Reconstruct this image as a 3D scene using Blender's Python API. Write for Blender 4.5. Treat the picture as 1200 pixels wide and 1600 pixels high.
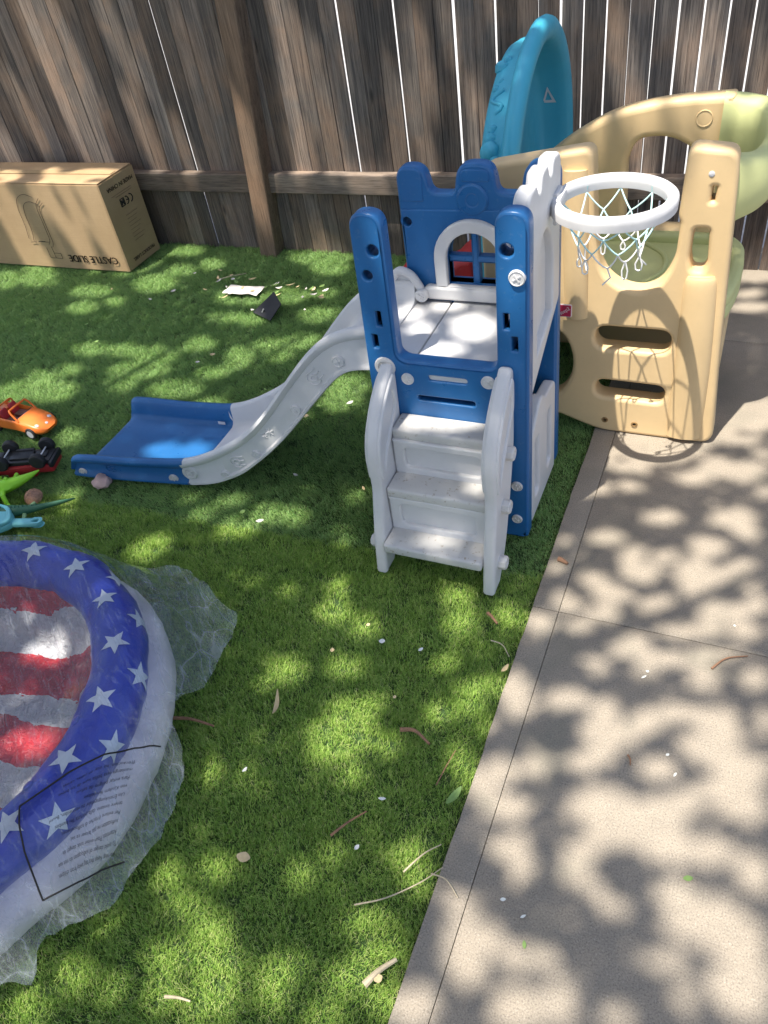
import bpy, bmesh, math, random
import numpy as np
from mathutils import Vector, Matrix, noise
random.seed(7)
rng = np.random.default_rng(7)
scene = bpy.context.scene
for _o in list(bpy.data.objects):
    bpy.data.objects.remove(_o)

# ---------------------------------------------------------------- camera
CAM_H = 1.74
cam = bpy.data.cameras.new('camera')
cam.sensor_fit = 'VERTICAL'
cam.sensor_height = 32.0
cam.lens = 32.0 * 1210.0 / 1600.0
cam.clip_start = 0.02
cam.clip_end = 500
camo = bpy.data.objects.new('camera', cam)
scene.collection.objects.link(camo)
camo.matrix_world = Matrix(((0.914, -0.169, 0.368, 0.0), (0.381, 0.665, -0.642, 0.0), (-0.136, 0.728, 0.672, CAM_H), (0, 0, 0, 1)))
camo.matrix_world = Matrix.LocRotScale(Vector((0, 0, CAM_H)), camo.matrix_world.to_quaternion(), None)
scene.camera = camo

# ---------------------------------------------------------------- sky and sun
SUN = Vector((0.15, 0.275, -0.92)).normalized()      # direction the light travels
world = bpy.data.worlds.new('World')
scene.world = world
world.use_nodes = True
_nt = world.node_tree
_sky = _nt.nodes.new('ShaderNodeTexSky')
_sky.sky_type = 'NISHITA'
_sky.sun_disc = False
_sky.sun_elevation = math.asin(-SUN.z)
_sky.sun_rotation = math.atan2(-SUN.x, -SUN.y)
_sky.air_density = 1.0
_sky.dust_density = 3.5
_bg = _nt.nodes['Background']
_bg.inputs['Strength'].default_value = 0.13
_nt.links.new(_sky.outputs['Color'], _bg.inputs['Color'])
_sd = bpy.data.lights.new('sun', 'SUN')
_sd.energy = 4.6
_sd.angle = math.radians(0.53)
_sd.color = (1.0, 0.935, 0.83)
_so = bpy.data.objects.new('sun', _sd)
scene.collection.objects.link(_so)
_so.location = (-2, -3, 12)
_so.rotation_euler = SUN.to_track_quat('-Z', 'Y').to_euler()

scene.view_settings.view_transform = 'Standard'
scene.view_settings.look = 'None'
scene.view_settings.exposure = 1.0
scene.view_settings.gamma = 1.0
scene.view_settings.use_curve_mapping = False
scene.render.engine = 'CYCLES'
scene.cycles.max_bounces = 6
scene.cycles.transparent_max_bounces = 10

# ---------------------------------------------------------------- helpers
ORG = {}

def _link(o):
    scene.collection.objects.link(o)
    return o

def tag(o, label=None, cat=None, group=None, kind=None):
    if label: o['label'] = label
    if cat: o['category'] = cat
    if group: o['group'] = group
    if kind: o['kind'] = kind
    return o

def thing(name, label, cat, base, group=None):
    o = bpy.data.objects.new(name, None)
    o.empty_display_size = 0.1
    _link(o)
    o.location = base
    ORG[o.name] = Vector(base)
    return tag(o, label, cat, group)

def fin(name, me, mat=None, parent=None, smooth=True, angle=35, base=None):
    """links a mesh whose vertices are in world coordinates"""
    o = bpy.data.objects.new(name, me)
    _link(o)
    if parent is not None:
        b = ORG[parent.name]
        o.parent = parent
    else:
        b = Vector(base) if base is not None else Vector((0, 0, 0))
        o.location = b
    me.transform(Matrix.Translation(-b))
    ORG[o.name] = b
    if mat is not None:
        me.materials.clear()
        me.materials.append(mat)
    if smooth:
        me.shade_smooth()
        me.set_sharp_from_angle(angle=math.radians(angle))
    else:
        me.shade_flat()
    return o

def pydata(verts, faces):
    me = bpy.data.meshes.new('m')
    me.from_pydata([tuple(v) for v in verts], [], faces)
    me.update()
    return me

def from_bm(bm):
    me = bpy.data.meshes.new('m')
    bmesh.ops.recalc_face_normals(bm, faces=bm.faces[:])
    bm.to_mesh(me)
    bm.free()
    return me

def join(*ms):
    bm = bmesh.new()
    for m in ms:
        bm.from_mesh(m)
        bpy.data.meshes.remove(m)
    me = bpy.data.meshes.new('m')
    bm.to_mesh(me)
    bm.free()
    return me

def box(c, s, bev=0.0, rot=None, seg=2):
    bm = bmesh.new()
    bmesh.ops.create_cube(bm, size=1.0)
    for v in bm.verts:
        v.co = Vector((v.co.x * s[0], v.co.y * s[1], v.co.z * s[2]))
    if bev > 0:
        bmesh.ops.bevel(bm, geom=bm.edges[:], offset=bev, segments=seg, profile=0.5, affect='EDGES')
    m = Matrix.Translation(Vector(c))
    if rot is not None:
        m = m @ rot
    bmesh.ops.transform(bm, matrix=m, verts=bm.verts[:])
    return from_bm(bm)

def circ(cx, cy, r, n=20):
    return [(cx + r * math.cos(2 * math.pi * i / n), cy + r * math.sin(2 * math.pi * i / n)) for i in range(n)]

def rpoly(pts, r, n=5):
    """polygon with rounded corners; r a number or a list"""
    out = []
    N = len(pts)
    for i in range(N):
        p0, p1, p2 = Vector(pts[i - 1][:2]), Vector(pts[i][:2]), Vector(pts[(i + 1) % N][:2])
        rr = r[i] if isinstance(r, (list, tuple)) else r
        a, b = (p0 - p1), (p2 - p1)
        d = min(rr, a.length * 0.48, b.length * 0.48)
        if d < 1e-5:
            out.append(tuple(p1)); continue
        s, e = p1 + a.normalized() * d, p1 + b.normalized() * d
        for k in range(n + 1):
            t = k / n
            out.append(tuple(s * (1 - t) ** 2 + p1 * 2 * t * (1 - t) + e * t * t))
    return out

def inset_poly(poly, d):
    """the outline moved inwards by d"""
    n = len(poly)
    area = sum(poly[i][0] * poly[(i + 1) % n][1] - poly[(i + 1) % n][0] * poly[i][1] for i in range(n))
    sg = 1 if area > 0 else -1
    out = []
    for i in range(n):
        a, b, c = Vector(poly[i - 1]), Vector(poly[i]), Vector(poly[(i + 1) % n])
        t = ((b - a).normalized() + (c - b).normalized()).normalized()
        out.append((b.x - sg * t.y * d, b.y + sg * t.x * d))
    return out

def slot(cx, cy, w, h, r=None, ang=0):
    r = min(w, h) * 0.5 if r is None else r
    p = rpoly([(-w / 2, -h / 2), (w / 2, -h / 2), (w / 2, h / 2), (-w / 2, h / 2)], r, 5)
    c, s = math.cos(ang), math.sin(ang)
    return [(cx + x * c - y * s, cy + x * s + y * c) for x, y in p]

def _curve_mesh(cu):
    ob = bpy.data.objects.new('tmp', cu)
    me = bpy.data.meshes.new_from_object(ob)
    bpy.data.objects.remove(ob)
    bpy.data.curves.remove(cu)
    return me

def panel(outer, holes=(), thick=0.04, bev=0.006, plane='xz', c=0.0, inset=0.0, res=3):
    """slab of the 2D outline with holes. plane xz: y=c, yz: x=c, xy: z=c"""
    cu = bpy.data.curves.new('c', 'CURVE')
    cu.dimensions = '2D'
    cu.fill_mode = 'BOTH'
    cu.extrude = max(thick / 2 - bev, 0.0)
    cu.bevel_depth = bev
    cu.bevel_resolution = res
    cu.offset = -bev
    if inset: outer = inset_poly(outer, inset)
    for poly in [outer] + list(holes):
        sp = cu.splines.new('POLY')
        sp.points.add(len(poly) - 1)
        for p, q in zip(sp.points, poly):
            p.co = (q[0], q[1], 0, 1)
        sp.use_cyclic_u = True
    me = _curve_mesh(cu)
    if plane == 'xz':
        m = Matrix(((1, 0, 0, 0), (0, 0, -1, c), (0, 1, 0, 0), (0, 0, 0, 1)))
    elif plane == 'yz':
        m = Matrix(((0, 0, 1, c), (1, 0, 0, 0), (0, 1, 0, 0), (0, 0, 0, 1)))
    else:
        m = Matrix.Translation((0, 0, c))
    me.transform(m)
    me.materials.clear()
    return me

def tube(paths, r, res=3, cyclic=False):
    """round tubes along polylines; points may carry a radius factor"""
    cu = bpy.data.curves.new('c', 'CURVE')
    cu.dimensions = '3D'
    cu.bevel_depth = r
    cu.bevel_resolution = res
    cu.use_fill_caps = True
    for pts in paths:
        sp = cu.splines.new('POLY')
        sp.points.add(len(pts) - 1)
        for p, q in zip(sp.points, pts):
            p.co = (q[0], q[1], q[2], 1)
            if len(q) > 3: p.radius = q[3]
        sp.use_cyclic_u = cyclic
    me = _curve_mesh(cu)
    me.materials.clear()
    return me

def text_mesh(s, size, m, flip=False, depth=0.0):
    cu = bpy.data.curves.new('t', 'FONT')
    cu.body = s
    cu.size = size
    cu.align_x = 'CENTER'
    cu.align_y = 'CENTER'
    cu.extrude = depth
    cu.resolution_u = 3
    me = _curve_mesh(cu)
    me.transform(m)
    me.materials.clear()
    return me

def lathe(profile, c, axis, n=24, close=True):
    """profile (r, h) about the axis through c"""
    axis = Vector(axis).normalized()
    q = axis.to_track_quat('Z', 'Y').to_matrix()
    vs, fs = [], []
    for (r, h) in profile:
        for i in range(n):
            a = 2 * math.pi * i / n
            vs.append(Vector(c) + q @ Vector((r * math.cos(a), r * math.sin(a), h)))
    for k in range(len(profile) - 1):
        for i in range(n):
            j = (i + 1) % n
            fs.append((k * n + i, k * n + j, (k + 1) * n + j, (k + 1) * n + i))
    if close:
        fs.append(tuple(reversed(range(n))))
        L = (len(profile) - 1) * n
        fs.append(tuple(L + i for i in range(n)))
    return pydata(vs, fs)

def sweep(pts, rad, n=12, up=(0, 0, 1), cap=True):
    """elliptical tube: rad is a list of (half width, half height)"""
    P = [Vector(p) for p in pts]
    vs, fs = [], []
    for i, p in enumerate(P):
        t = (P[min(i + 1, len(P) - 1)] - P[max(i - 1, 0)]).normalized()
        s = t.cross(Vector(up)).normalized()
        u = s.cross(t)
        w, h = rad[i] if isinstance(rad[i], (tuple, list)) else (rad[i], rad[i])
        for k in range(n):
            a = 2 * math.pi * k / n
            vs.append(p + s * (w * math.cos(a)) + u * (h * math.sin(a)))
    for i in range(len(P) - 1):
        for k in range(n):
            j = (k + 1) % n
            fs.append((i * n + k, i * n + j, (i + 1) * n + j, (i + 1) * n + k))
    if cap:
        fs.append(tuple(reversed(range(n))))
        fs.append(tuple((len(P) - 1) * n + k for k in range(n)))
    return pydata(vs, fs)

def blob(c, s, sub=2, amp=0.0, f=8.0, seed=0):
    bm = bmesh.new()
    bmesh.ops.create_icosphere(bm, subdivisions=sub, radius=1.0)
    for v in bm.verts:
        d = v.co.normalized()
        k = 1 + amp * noise.noise(d * f * 0.2 + Vector((seed, seed * 2, 0)))
        v.co = Vector((d.x * s[0] * k + c[0], d.y * s[1] * k + c[1], d.z * s[2] * k + c[2]))
    return from_bm(bm)

def smooth_path(pts, n=8):
    """Catmull-Rom through the points"""
    P = [Vector(p) for p in pts]
    P = [P[0] * 2 - P[1]] + P + [P[-1] * 2 - P[-2]]
    out = []
    for i in range(1, len(P) - 2):
        for k in range(n):
            t = k / n
            a, b, c, d = P[i - 1], P[i], P[i + 1], P[i + 2]
            out.append(0.5 * (2 * b + (c - a) * t + (2 * a - 5 * b + 4 * c - d) * t * t + (3 * b - a - 3 * c + d) * t ** 3))
    out.append(P[-2])
    return out

# ---------------------------------------------------------------- materials
MATS = {}

def nmat(name):
    m = bpy.data.materials.new(name)
    m.use_nodes = True
    nt = m.node_tree
    b = nt.nodes['Principled BSDF']
    MATS[name] = m
    return m, nt, b

def N(nt, kind, **kw):
    n = nt.nodes.new(kind)
    for k, v in kw.items():
        if k in n.inputs.keys() if hasattr(n.inputs, 'keys') else False:
            n.inputs[k].default_value = v
        else:
            setattr(n, k, v)
    return n

def ramp(nt, fac, stops):
    r = nt.nodes.new('ShaderNodeValToRGB')
    el = r.color_ramp.elements
    while len(el) < len(stops): el.new(0.5)
    for e, (p, c) in zip(el, stops):
        e.position = p
        e.color = (c[0], c[1], c[2], 1) if isinstance(c, (tuple, list)) else (c, c, c, 1)
    nt.links.new(fac, r.inputs['Fac'])
    return r.outputs['Color']

def tex_noise(nt, scale, detail=4, rough=0.55, vec=None, dist=0.0):
    n = nt.nodes.new('ShaderNodeTexNoise')
    n.inputs['Scale'].default_value = scale
    n.inputs['Detail'].default_value = detail
    n.inputs['Roughness'].default_value = rough
    n.inputs['Distortion'].default_value = dist
    if vec is not None: nt.links.new(vec, n.inputs['Vector'])
    return n.outputs['Fac']

def mix(nt, fac, a, b, mode='MIX'):
    n = nt.nodes.new('ShaderNodeMix')
    n.data_type = 'RGBA'
    n.blend_type = mode
    for sock, v in ((n.inputs[0], fac), (n.inputs[6], a), (n.inputs[7], b)):
        if isinstance(v, (int, float)): sock.default_value = v
        elif isinstance(v, (tuple, list)): sock.default_value = (v[0], v[1], v[2], 1)
        else: nt.links.new(v, sock)
    return n.outputs[2]

def bump(nt, b, h, strength, dist=0.01):
    n = nt.nodes.new('ShaderNodeBump')
    n.inputs['Strength'].default_value = strength
    n.inputs['Distance'].default_value = dist
    nt.links.new(h, n.inputs['Height'])
    nt.links.new(n.outputs['Normal'], b.inputs['Normal'])

def geo_pos(nt):
    return nt.nodes.new('ShaderNodeNewGeometry').outputs['Position']

def vscale(nt, vec, s):
    n = nt.nodes.new('ShaderNodeVectorMath')
    n.operation = 'MULTIPLY'
    nt.links.new(vec, n.inputs[0])
    n.inputs[1].default_value = s
    return n.outputs[0]

def plastic(name, col, rough=0.42, dust=0.25, dustcol=(0.45, 0.42, 0.36), scuff=0.12, bumpy=0.12):
    m, nt, b = nmat(name)
    p = geo_pos(nt)
    big = tex_noise(nt, 6.0, 5, 0.6, p)
    c = mix(nt, ramp(nt, big, [(0.3, 0.0), (0.75, 1.0)]), tuple(x * 0.93 for x in col), tuple(min(1, x * 1.05) for x in col))
    fine = tex_noise(nt, 70.0, 4, 0.65, p)
    spots = ramp(nt, fine, [(0.60, 0.0), (0.70, dust)])
    c = mix(nt, spots, c, dustcol)
    sc = tex_noise(nt, 1.0, 3, 0.6, vscale(nt, p, (25, 160, 60)))
    c = mix(nt, ramp(nt, sc, [(0.66, 0.0), (0.72, scuff)]), c, tuple(0.5 * x + 0.12 for x in col))
    nt.links.new(c, b.inputs['Base Color'])
    rr = ramp(nt, tex_noise(nt, 18.0, 4, 0.6, p), [(0.25, rough - 0.08), (0.8, rough + 0.15)])
    nt.links.new(rr, b.inputs['Roughness'])
    bump(nt, b, tex_noise(nt, 900.0, 2, 0.5, p), bumpy, 0.0006)
    b.inputs['Specular IOR Level'].default_value = 0.42
    return m

def simple(name, col, rough=0.6, var=0.15, scale=40.0, spec=0.4, bs=0.0):
    m, nt, b = nmat(name)
    p = geo_pos(nt)
    n = tex_noise(nt, scale, 5, 0.6, p)
    c = mix(nt, ramp(nt, n, [(0.25, 0.0), (0.75, 1.0)]), tuple(x * (1 - var) for x in col), tuple(min(1, x * (1 + var)) for x in col))
    nt.links.new(c, b.inputs['Base Color'])
    b.inputs['Roughness'].default_value = rough
    b.inputs['Specular IOR Level'].default_value = spec
    if bs: bump(nt, b, n, bs, 0.002)
    return m

BLUE = plastic('blue_plastic', (0.020, 0.128, 0.34), 0.32, 0.10, (0.3, 0.35, 0.42), 0.10)
WHITE = plastic('white_plastic', (0.64, 0.635, 0.64), 0.5, 0.10, (0.42, 0.36, 0.28), 0.07)
STEP_WHITE = plastic('step_white_plastic', (0.57, 0.56, 0.545), 0.5, 0.85, (0.30, 0.24, 0.17), 0.25)
GREY = plastic('bolt_grey_plastic', (0.62, 0.60, 0.58), 0.55, 0.3, (0.3, 0.26, 0.2))
TAN = plastic('tan_plastic', (0.72, 0.525, 0.285), 0.5, 0.12, (0.5, 0.38, 0.24), 0.05)
LIME = plastic('yellow_green_plastic', (0.58, 0.60, 0.28), 0.5, 0.12, (0.4, 0.36, 0.2), 0.05)
TEAL = plastic('teal_plastic', (0.06, 0.40, 0.56), 0.42, 0.08, (0.3, 0.4, 0.42), 0.05)
ORANGE = plastic('orange_plastic', (0.78, 0.19, 0.03), 0.35, 0.06, (0.4, 0.2, 0.1), 0.04)
RED = plastic('red_plastic', (0.45, 0.03, 0.035), 0.4, 0.08)
BLACK = plastic('black_plastic', (0.018, 0.018, 0.02), 0.45, 0.15, (0.2, 0.18, 0.15), 0.04)
DARKGREEN = plastic('dark_green_rubber', (0.045, 0.15, 0.085), 0.5, 0.1)
NEONGREEN = plastic('neon_green_plastic', (0.32, 0.72, 0.04), 0.4, 0.05)
PALEGREEN = plastic('pale_green_rubber', (0.25, 0.42, 0.2), 0.5, 0.1)
AQUA = plastic('aqua_plastic', (0.20, 0.58, 0.62), 0.4, 0.05)
CHROME = simple('silver_plastic', (0.6, 0.6, 0.62), 0.25, 0.1, 60, 0.8)
TYRE = simple('toy_tyre_rubber', (0.02, 0.02, 0.022), 0.6)
INK = simple('black_print', (0.02, 0.018, 0.016), 0.7, 0.3, 30)
REDLABEL = simple('red_label', (0.50, 0.03, 0.08), 0.4, 0.1)
LABELWHITE = simple('label_white', (0.8, 0.74, 0.74), 0.5, 0.05)


# ================================================================ the setting
# ---- ground sheet far beyond everything
def soil_mat():
    m, nt, b = nmat('pale_ground')
    p = geo_pos(nt)
    c = ramp(nt, tex_noise(nt, 3, 6, 0.6, p), [(0.3, (0.30, 0.30, 0.30)), (0.7, (0.38, 0.38, 0.38))])
    nt.links.new(c, b.inputs['Base Color'])
    b.inputs['Roughness'].default_value = 0.9
    return m
PALE = soil_mat()
g = fin('ground', pydata([(-120, -120, -0.09), (120, -120, -0.09), (120, 120, -0.09), (-120, 120, -0.09)], [(0, 1, 2, 3)]), PALE, smooth=False)
tag(g, 'pale bare ground under and beyond the yard', None, None, 'structure')

EDGE = -0.381          # line where turf meets concrete
FENCE_Y = 3.52

# ---- concrete patio in poured slabs
def concrete():
    m, nt, b = nmat('broom_finished_concrete')
    p = geo_pos(nt)
    big = tex_noise(nt, 1.6, 6, 0.6, p, 0.4)
    mid = tex_noise(nt, 14, 6, 0.65, p)
    fine = tex_noise(nt, 260, 4, 0.75, p)
    c = ramp(nt, big, [(0.28, (0.28, 0.240, 0.190)), (0.72, (0.36, 0.313, 0.252))])
    c = mix(nt, ramp(nt, mid, [(0.35, 0.45), (0.62, 0.0)]), c, (0.25, 0.22, 0.18))
    c = mix(nt, ramp(nt, fine, [(0.36, 0.85), (0.49, 0.0)]), c, (0.15, 0.13, 0.105))
    c = mix(nt, ramp(nt, fine, [(0.56, 0.0), (0.68, 0.6)]), c, (0.50, 0.47, 0.42))
    br = tex_noise(nt, 1.0, 2, 0.5, vscale(nt, p, (14, 700, 14)))
    c = mix(nt, ramp(nt, br, [(0.35, 0.25), (0.55, 0.0)]), c, (0.22, 0.195, 0.165))
    stain = tex_noise(nt, 3.1, 3, 0.5, p, 1.2)
    c = mix(nt, ramp(nt, stain, [(0.55, 0.0), (0.72, 0.4)]), c, (0.19, 0.185, 0.145))
    nt.links.new(c, b.inputs['Base Color'])
    b.inputs['Roughness'].default_value = 0.88
    b.inputs['Specular IOR Level'].default_value = 0.25
    h = mix(nt, 0.5, fine, br)
    bump(nt, b, h, 0.45, 0.002)
    return m
CONC = concrete()
patio = thing('patio', 'weathered grey concrete patio slabs beside the turf', None, (EDGE, 0, 0))
del_keys = [k for k in ('category',) if k in patio]
patio['kind'] = 'structure'
JOINTS = [-1.6, -0.1, 1.405, 2.92, 3.75]
STRIP = 0.075
def slab(x0, x1, y0, y1, nm='slab', wob=0.0):
    g_ = 0.0009
    bm = bmesh.new()
    n = max(2, int((y1 - y0) / 0.03))
    xs = [x0 + g_, x0 + g_ + 0.004, x1 - g_ - 0.004, x1 - g_]
    ys = [y0 + g_] + [y0 + g_ + 0.004 + (y1 - y0 - 2 * g_ - 0.008) * i / n for i in range(n + 1)] + [y1 - g_]
    V = {}
    for j, y in enumerate(ys):
        for i, x in enumerate(xs):
            z = 0.0
            if i in (0, 3): z -= 0.0014
            if j in (0, len(ys) - 1): z -= 0.0018
            dx = 0.0
            if wob and i <= 1:
                dx = wob * (noise.noise(Vector((0, y * 3.0, 1.0))) + 0.6 * noise.noise(Vector((0, y * 17.0, 4.0))))
            V[i, j] = bm.verts.new((x + dx, y, z))
    for j in range(len(ys) - 1):
        for i in range(3):
            bm.faces.new((V[i, j], V[i + 1, j], V[i + 1, j + 1], V[i, j + 1]))
    bnd = [e for e in bm.edges if e.is_boundary]
    r = bmesh.ops.extrude_edge_only(bm, edges=bnd)
    for v in r['geom']:
        if isinstance(v, bmesh.types.BMVert): v.co.z = -0.085
    return fin(nm, from_bm(bm), CONC, patio, angle=60)
for j in range(len(JOINTS) - 1):
    slab(EDGE, EDGE + STRIP, JOINTS[j], JOINTS[j + 1], 'edge_slab', 0.004)
    slab(EDGE + STRIP, 3.2, JOINTS[j], JOINTS[j + 1], 'slab')

# ---- lawn: earth sheet and artificial turf
def turf_base_mat():
    m, nt, b = nmat('turf_backing')
    p = geo_pos(nt)
    n = tex_noise(nt, 120, 5, 0.7, p)
    c = ramp(nt, n, [(0.3, (0.02, 0.045, 0.012)), (0.55, (0.045, 0.09, 0.022)), (0.8, (0.12, 0.12, 0.05))])
    nt.links.new(c, b.inputs['Base Color'])
    b.inputs['Roughness'].default_value = 0.9
    bump(nt, b, n, 0.8, 0.004)
    return m
lb = fin('lawn', pydata([(-7, -3, -0.022), (EDGE - 0.002, -3, -0.022), (EDGE - 0.002, FENCE_Y + 0.05, -0.022), (-7, FENCE_Y + 0.05, -0.022)], [(0, 1, 2, 3)]), turf_base_mat(), smooth=False)
tag(lb, 'green backing sheet of the artificial lawn', None, None, 'structure')

def blade_mat(name, stops, patch):
    m, nt, b = nmat(name)
    oi = nt.nodes.new('ShaderNodeObjectInfo')
    p = geo_pos(nt)
    at = nt.nodes.new('ShaderNodeAttribute')
    at.attribute_name = 'tone'
    add = nt.nodes.new('ShaderNodeMath'); add.operation = 'ADD'
    sc_ = nt.nodes.new('ShaderNodeMath'); sc_.operation = 'MULTIPLY'; sc_.inputs[1].default_value = 0.17
    nt.links.new(oi.outputs['Random'], sc_.inputs[0]); nt.links.new(sc_.outputs[0], add.inputs[0]); nt.links.new(at.outputs['Fac'], add.inputs[1])
    fr = nt.nodes.new('ShaderNodeMath'); fr.operation = 'FRACT'
    nt.links.new(add.outputs[0], fr.inputs[0])
    c = ramp(nt, fr.outputs[0], stops)
    big = tex_noise(nt, 3.5, 4, 0.6, p)
    c = mix(nt, ramp(nt, big, [(0.35, 0.0), (0.7, 0.5)]), c, patch)
    nt.links.new(c, b.inputs['Base Color'])
    b.inputs['Roughness'].default_value = 0.5
    b.inputs['Specular IOR Level'].default_value = 0.3
    b.inputs['Transmission Weight'].default_value = 0.0
    # thin leaves let some light through
    tr = nt.nodes.new('ShaderNodeBsdfTranslucent')
    nt.links.new(c, tr.inputs['Color'])
    ms = nt.nodes.new('ShaderNodeMixShader')
    ms.inputs[0].default_value = 0.2
    out = nt.nodes['Material Output']
    nt.links.new(b.outputs[0], ms.inputs[1]); nt.links.new(tr.outputs[0], ms.inputs[2])
    nt.links.new(ms.outputs[0], out.inputs['Surface'])
    return m
STOPS = [(0.0, (0.07, 0.18, 0.022)), (0.35, (0.22, 0.40, 0.06)), (0.62, (0.40, 0.57, 0.125)), (0.86, (0.54, 0.65, 0.20)), (1.0, (0.60, 0.54, 0.30))]
STOPS2 = [(0.0, (0.13, 0.29, 0.075)), (0.35, (0.25, 0.44, 0.125)), (0.62, (0.37, 0.54, 0.18)), (0.88, (0.49, 0.61, 0.26)), (1.0, (0.55, 0.50, 0.32))]  # far blades paler: the sheen of their lean is put into the colour
BL1 = blade_mat('turf_blades_near', STOPS, (0.25, 0.42, 0.08))
BL2 = blade_mat('turf_blades_far', STOPS2, (0.26, 0.41, 0.15))

def turf(name, label, poly, density, mat, lean, seed):
    """one mesh holds the patch outline and one tuft; geometry nodes repeat the tuft over the patch"""
    rs = random.Random(seed)
    vs = [(x, y, -0.018) for x, y in poly]
    fs = [tuple(range(len(poly)))]
    tone = [0.0]
    for k in range(22):
        a = rs.uniform(0, 6.283)
        r0 = 0.019 * math.sqrt(rs.random())
        ox, oy = r0 * math.cos(a), r0 * math.sin(a)
        d = rs.uniform(0, 6.283)
        L = rs.uniform(0.009, 0.016)
        bend = rs.uniform(0.2, 0.9)
        w = rs.uniform(0.0007, 0.0011)
        tx, ty = math.cos(d), math.sin(d)
        sx, sy = -ty, tx
        pr = []
        for t in (0, 0.4, 0.75, 1.0):
            h = L * (t - 0.28 * bend * t * t)
            f = L * bend * t * t * 0.75
            pr.append((ox + tx * f, oy + ty * f, h, w * (1 - t * 0.75)))
        i0 = len(vs)
        for (x, y, z, ww) in pr:
            vs.append((x - sx * ww, y - sy * ww, z)); vs.append((x + sx * ww, y + sy * ww, z))
        tn = rs.uniform(0.0, 0.82)
        for q in range(3):
            fs.append((i0 + 2 * q, i0 + 2 * q + 1, i0 + 2 * q + 3, i0 + 2 * q + 2)); tone.append(tn)
    me = pydata(vs, fs)
    at = me.attributes.new('tuft', 'BOOLEAN', 'FACE')
    at.data.foreach_set('value', [False] + [True] * (len(fs) - 1))
    at = me.attributes.new('tone', 'FLOAT', 'FACE')
    at.data.foreach_set('value', tone)
    o = fin(name, me, mat, smooth=False)
    tag(o, label, 'grass', None, 'stuff')
    ng = bpy.data.node_groups.new(name, 'GeometryNodeTree')
    ng.interface.new_socket('Geometry', in_out='INPUT', socket_type='NodeSocketGeometry')
    ng.interface.new_socket('Geometry', in_out='OUTPUT', socket_type='NodeSocketGeometry')
    nd = ng.nodes
    gi, go = nd.new('NodeGroupInput'), nd.new('NodeGroupOutput')
    na = nd.new('GeometryNodeInputNamedAttribute'); na.data_type = 'BOOLEAN'; na.inputs['Name'].default_value = 'tuft'
    se = nd.new('GeometryNodeSeparateGeometry'); se.domain = 'FACE'
    di = nd.new('GeometryNodeDistributePointsOnFaces')
    di.inputs['Density'].default_value = density
    di.inputs['Seed'].default_value = seed
    io = nd.new('GeometryNodeInstanceOnPoints')
    rv = nd.new('FunctionNodeRandomValue'); rv.data_type = 'FLOAT_VECTOR'
    rv.inputs[0].default_value = (-0.12, -0.12, 0); rv.inputs[1].default_value = (0.12, 0.12, 6.283)
    rf = nd.new('FunctionNodeRandomValue'); rf.data_type = 'FLOAT'
    rf.inputs[2].default_value = 0.7; rf.inputs[3].default_value = 1.25
    ri = nd.new('FunctionNodeRotateRotation'); ri.rotation_space = 'GLOBAL'
    nz = nd.new('ShaderNodeTexNoise'); nz.inputs['Scale'].default_value = 9.0; nz.inputs['Detail'].default_value = 2.0
    vm = nd.new('ShaderNodeVectorMath'); vm.operation = 'MULTIPLY_ADD'
    vm.inputs[1].default_value = (1.1, 1.1, 0.0)
    vm.inputs[2].default_value = (lean[0] - 0.55, lean[1] - 0.55, 0.0)
    lk = ng.links.new
    lk(gi.outputs[0], se.inputs['Geometry']); lk(na.outputs[0], se.inputs['Selection'])
    lk(se.outputs['Inverted'], di.inputs['Mesh']); lk(di.outputs['Points'], io.inputs['Points'])
    lk(se.outputs['Selection'], io.inputs['Instance'])
    lk(rv.outputs[0], ri.inputs[0]); lk(rf.outputs[1], io.inputs['Scale'])
    lk(nz.outputs['Color'], vm.inputs[0]); lk(vm.outputs[0], ri.inputs[1])
    lk(ri.outputs[0], io.inputs['Rotation'])
    lk(io.outputs[0], go.inputs[0])
    md = o.modifiers.new('turf', 'NODES')
    md.node_group = ng
    return o
E2 = EDGE - 0.002
SEAM = [(-5.2, 1.32), (-2.46, 1.41), (-2.18, 1.455), (-1.6, 1.465), (-0.97, 1.50), (E2, 1.52)]
turf('near_turf', 'darker green artificial turf in front of the slide', [(-2.4, -0.25), (E2, -0.25)] + SEAM[::-1][:-1] + [(-2.6, 1.40)], 8200, BL1, (-0.12, 0.1), 3)
turf('far_turf', 'paler artificial turf between slide and fence', [(-4.7, 1.34)] + SEAM[1:] + [(E2, FENCE_Y - 0.01), (-4.7, FENCE_Y - 0.01)], 6000, BL2, (0.3, -0.1), 5)

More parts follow.
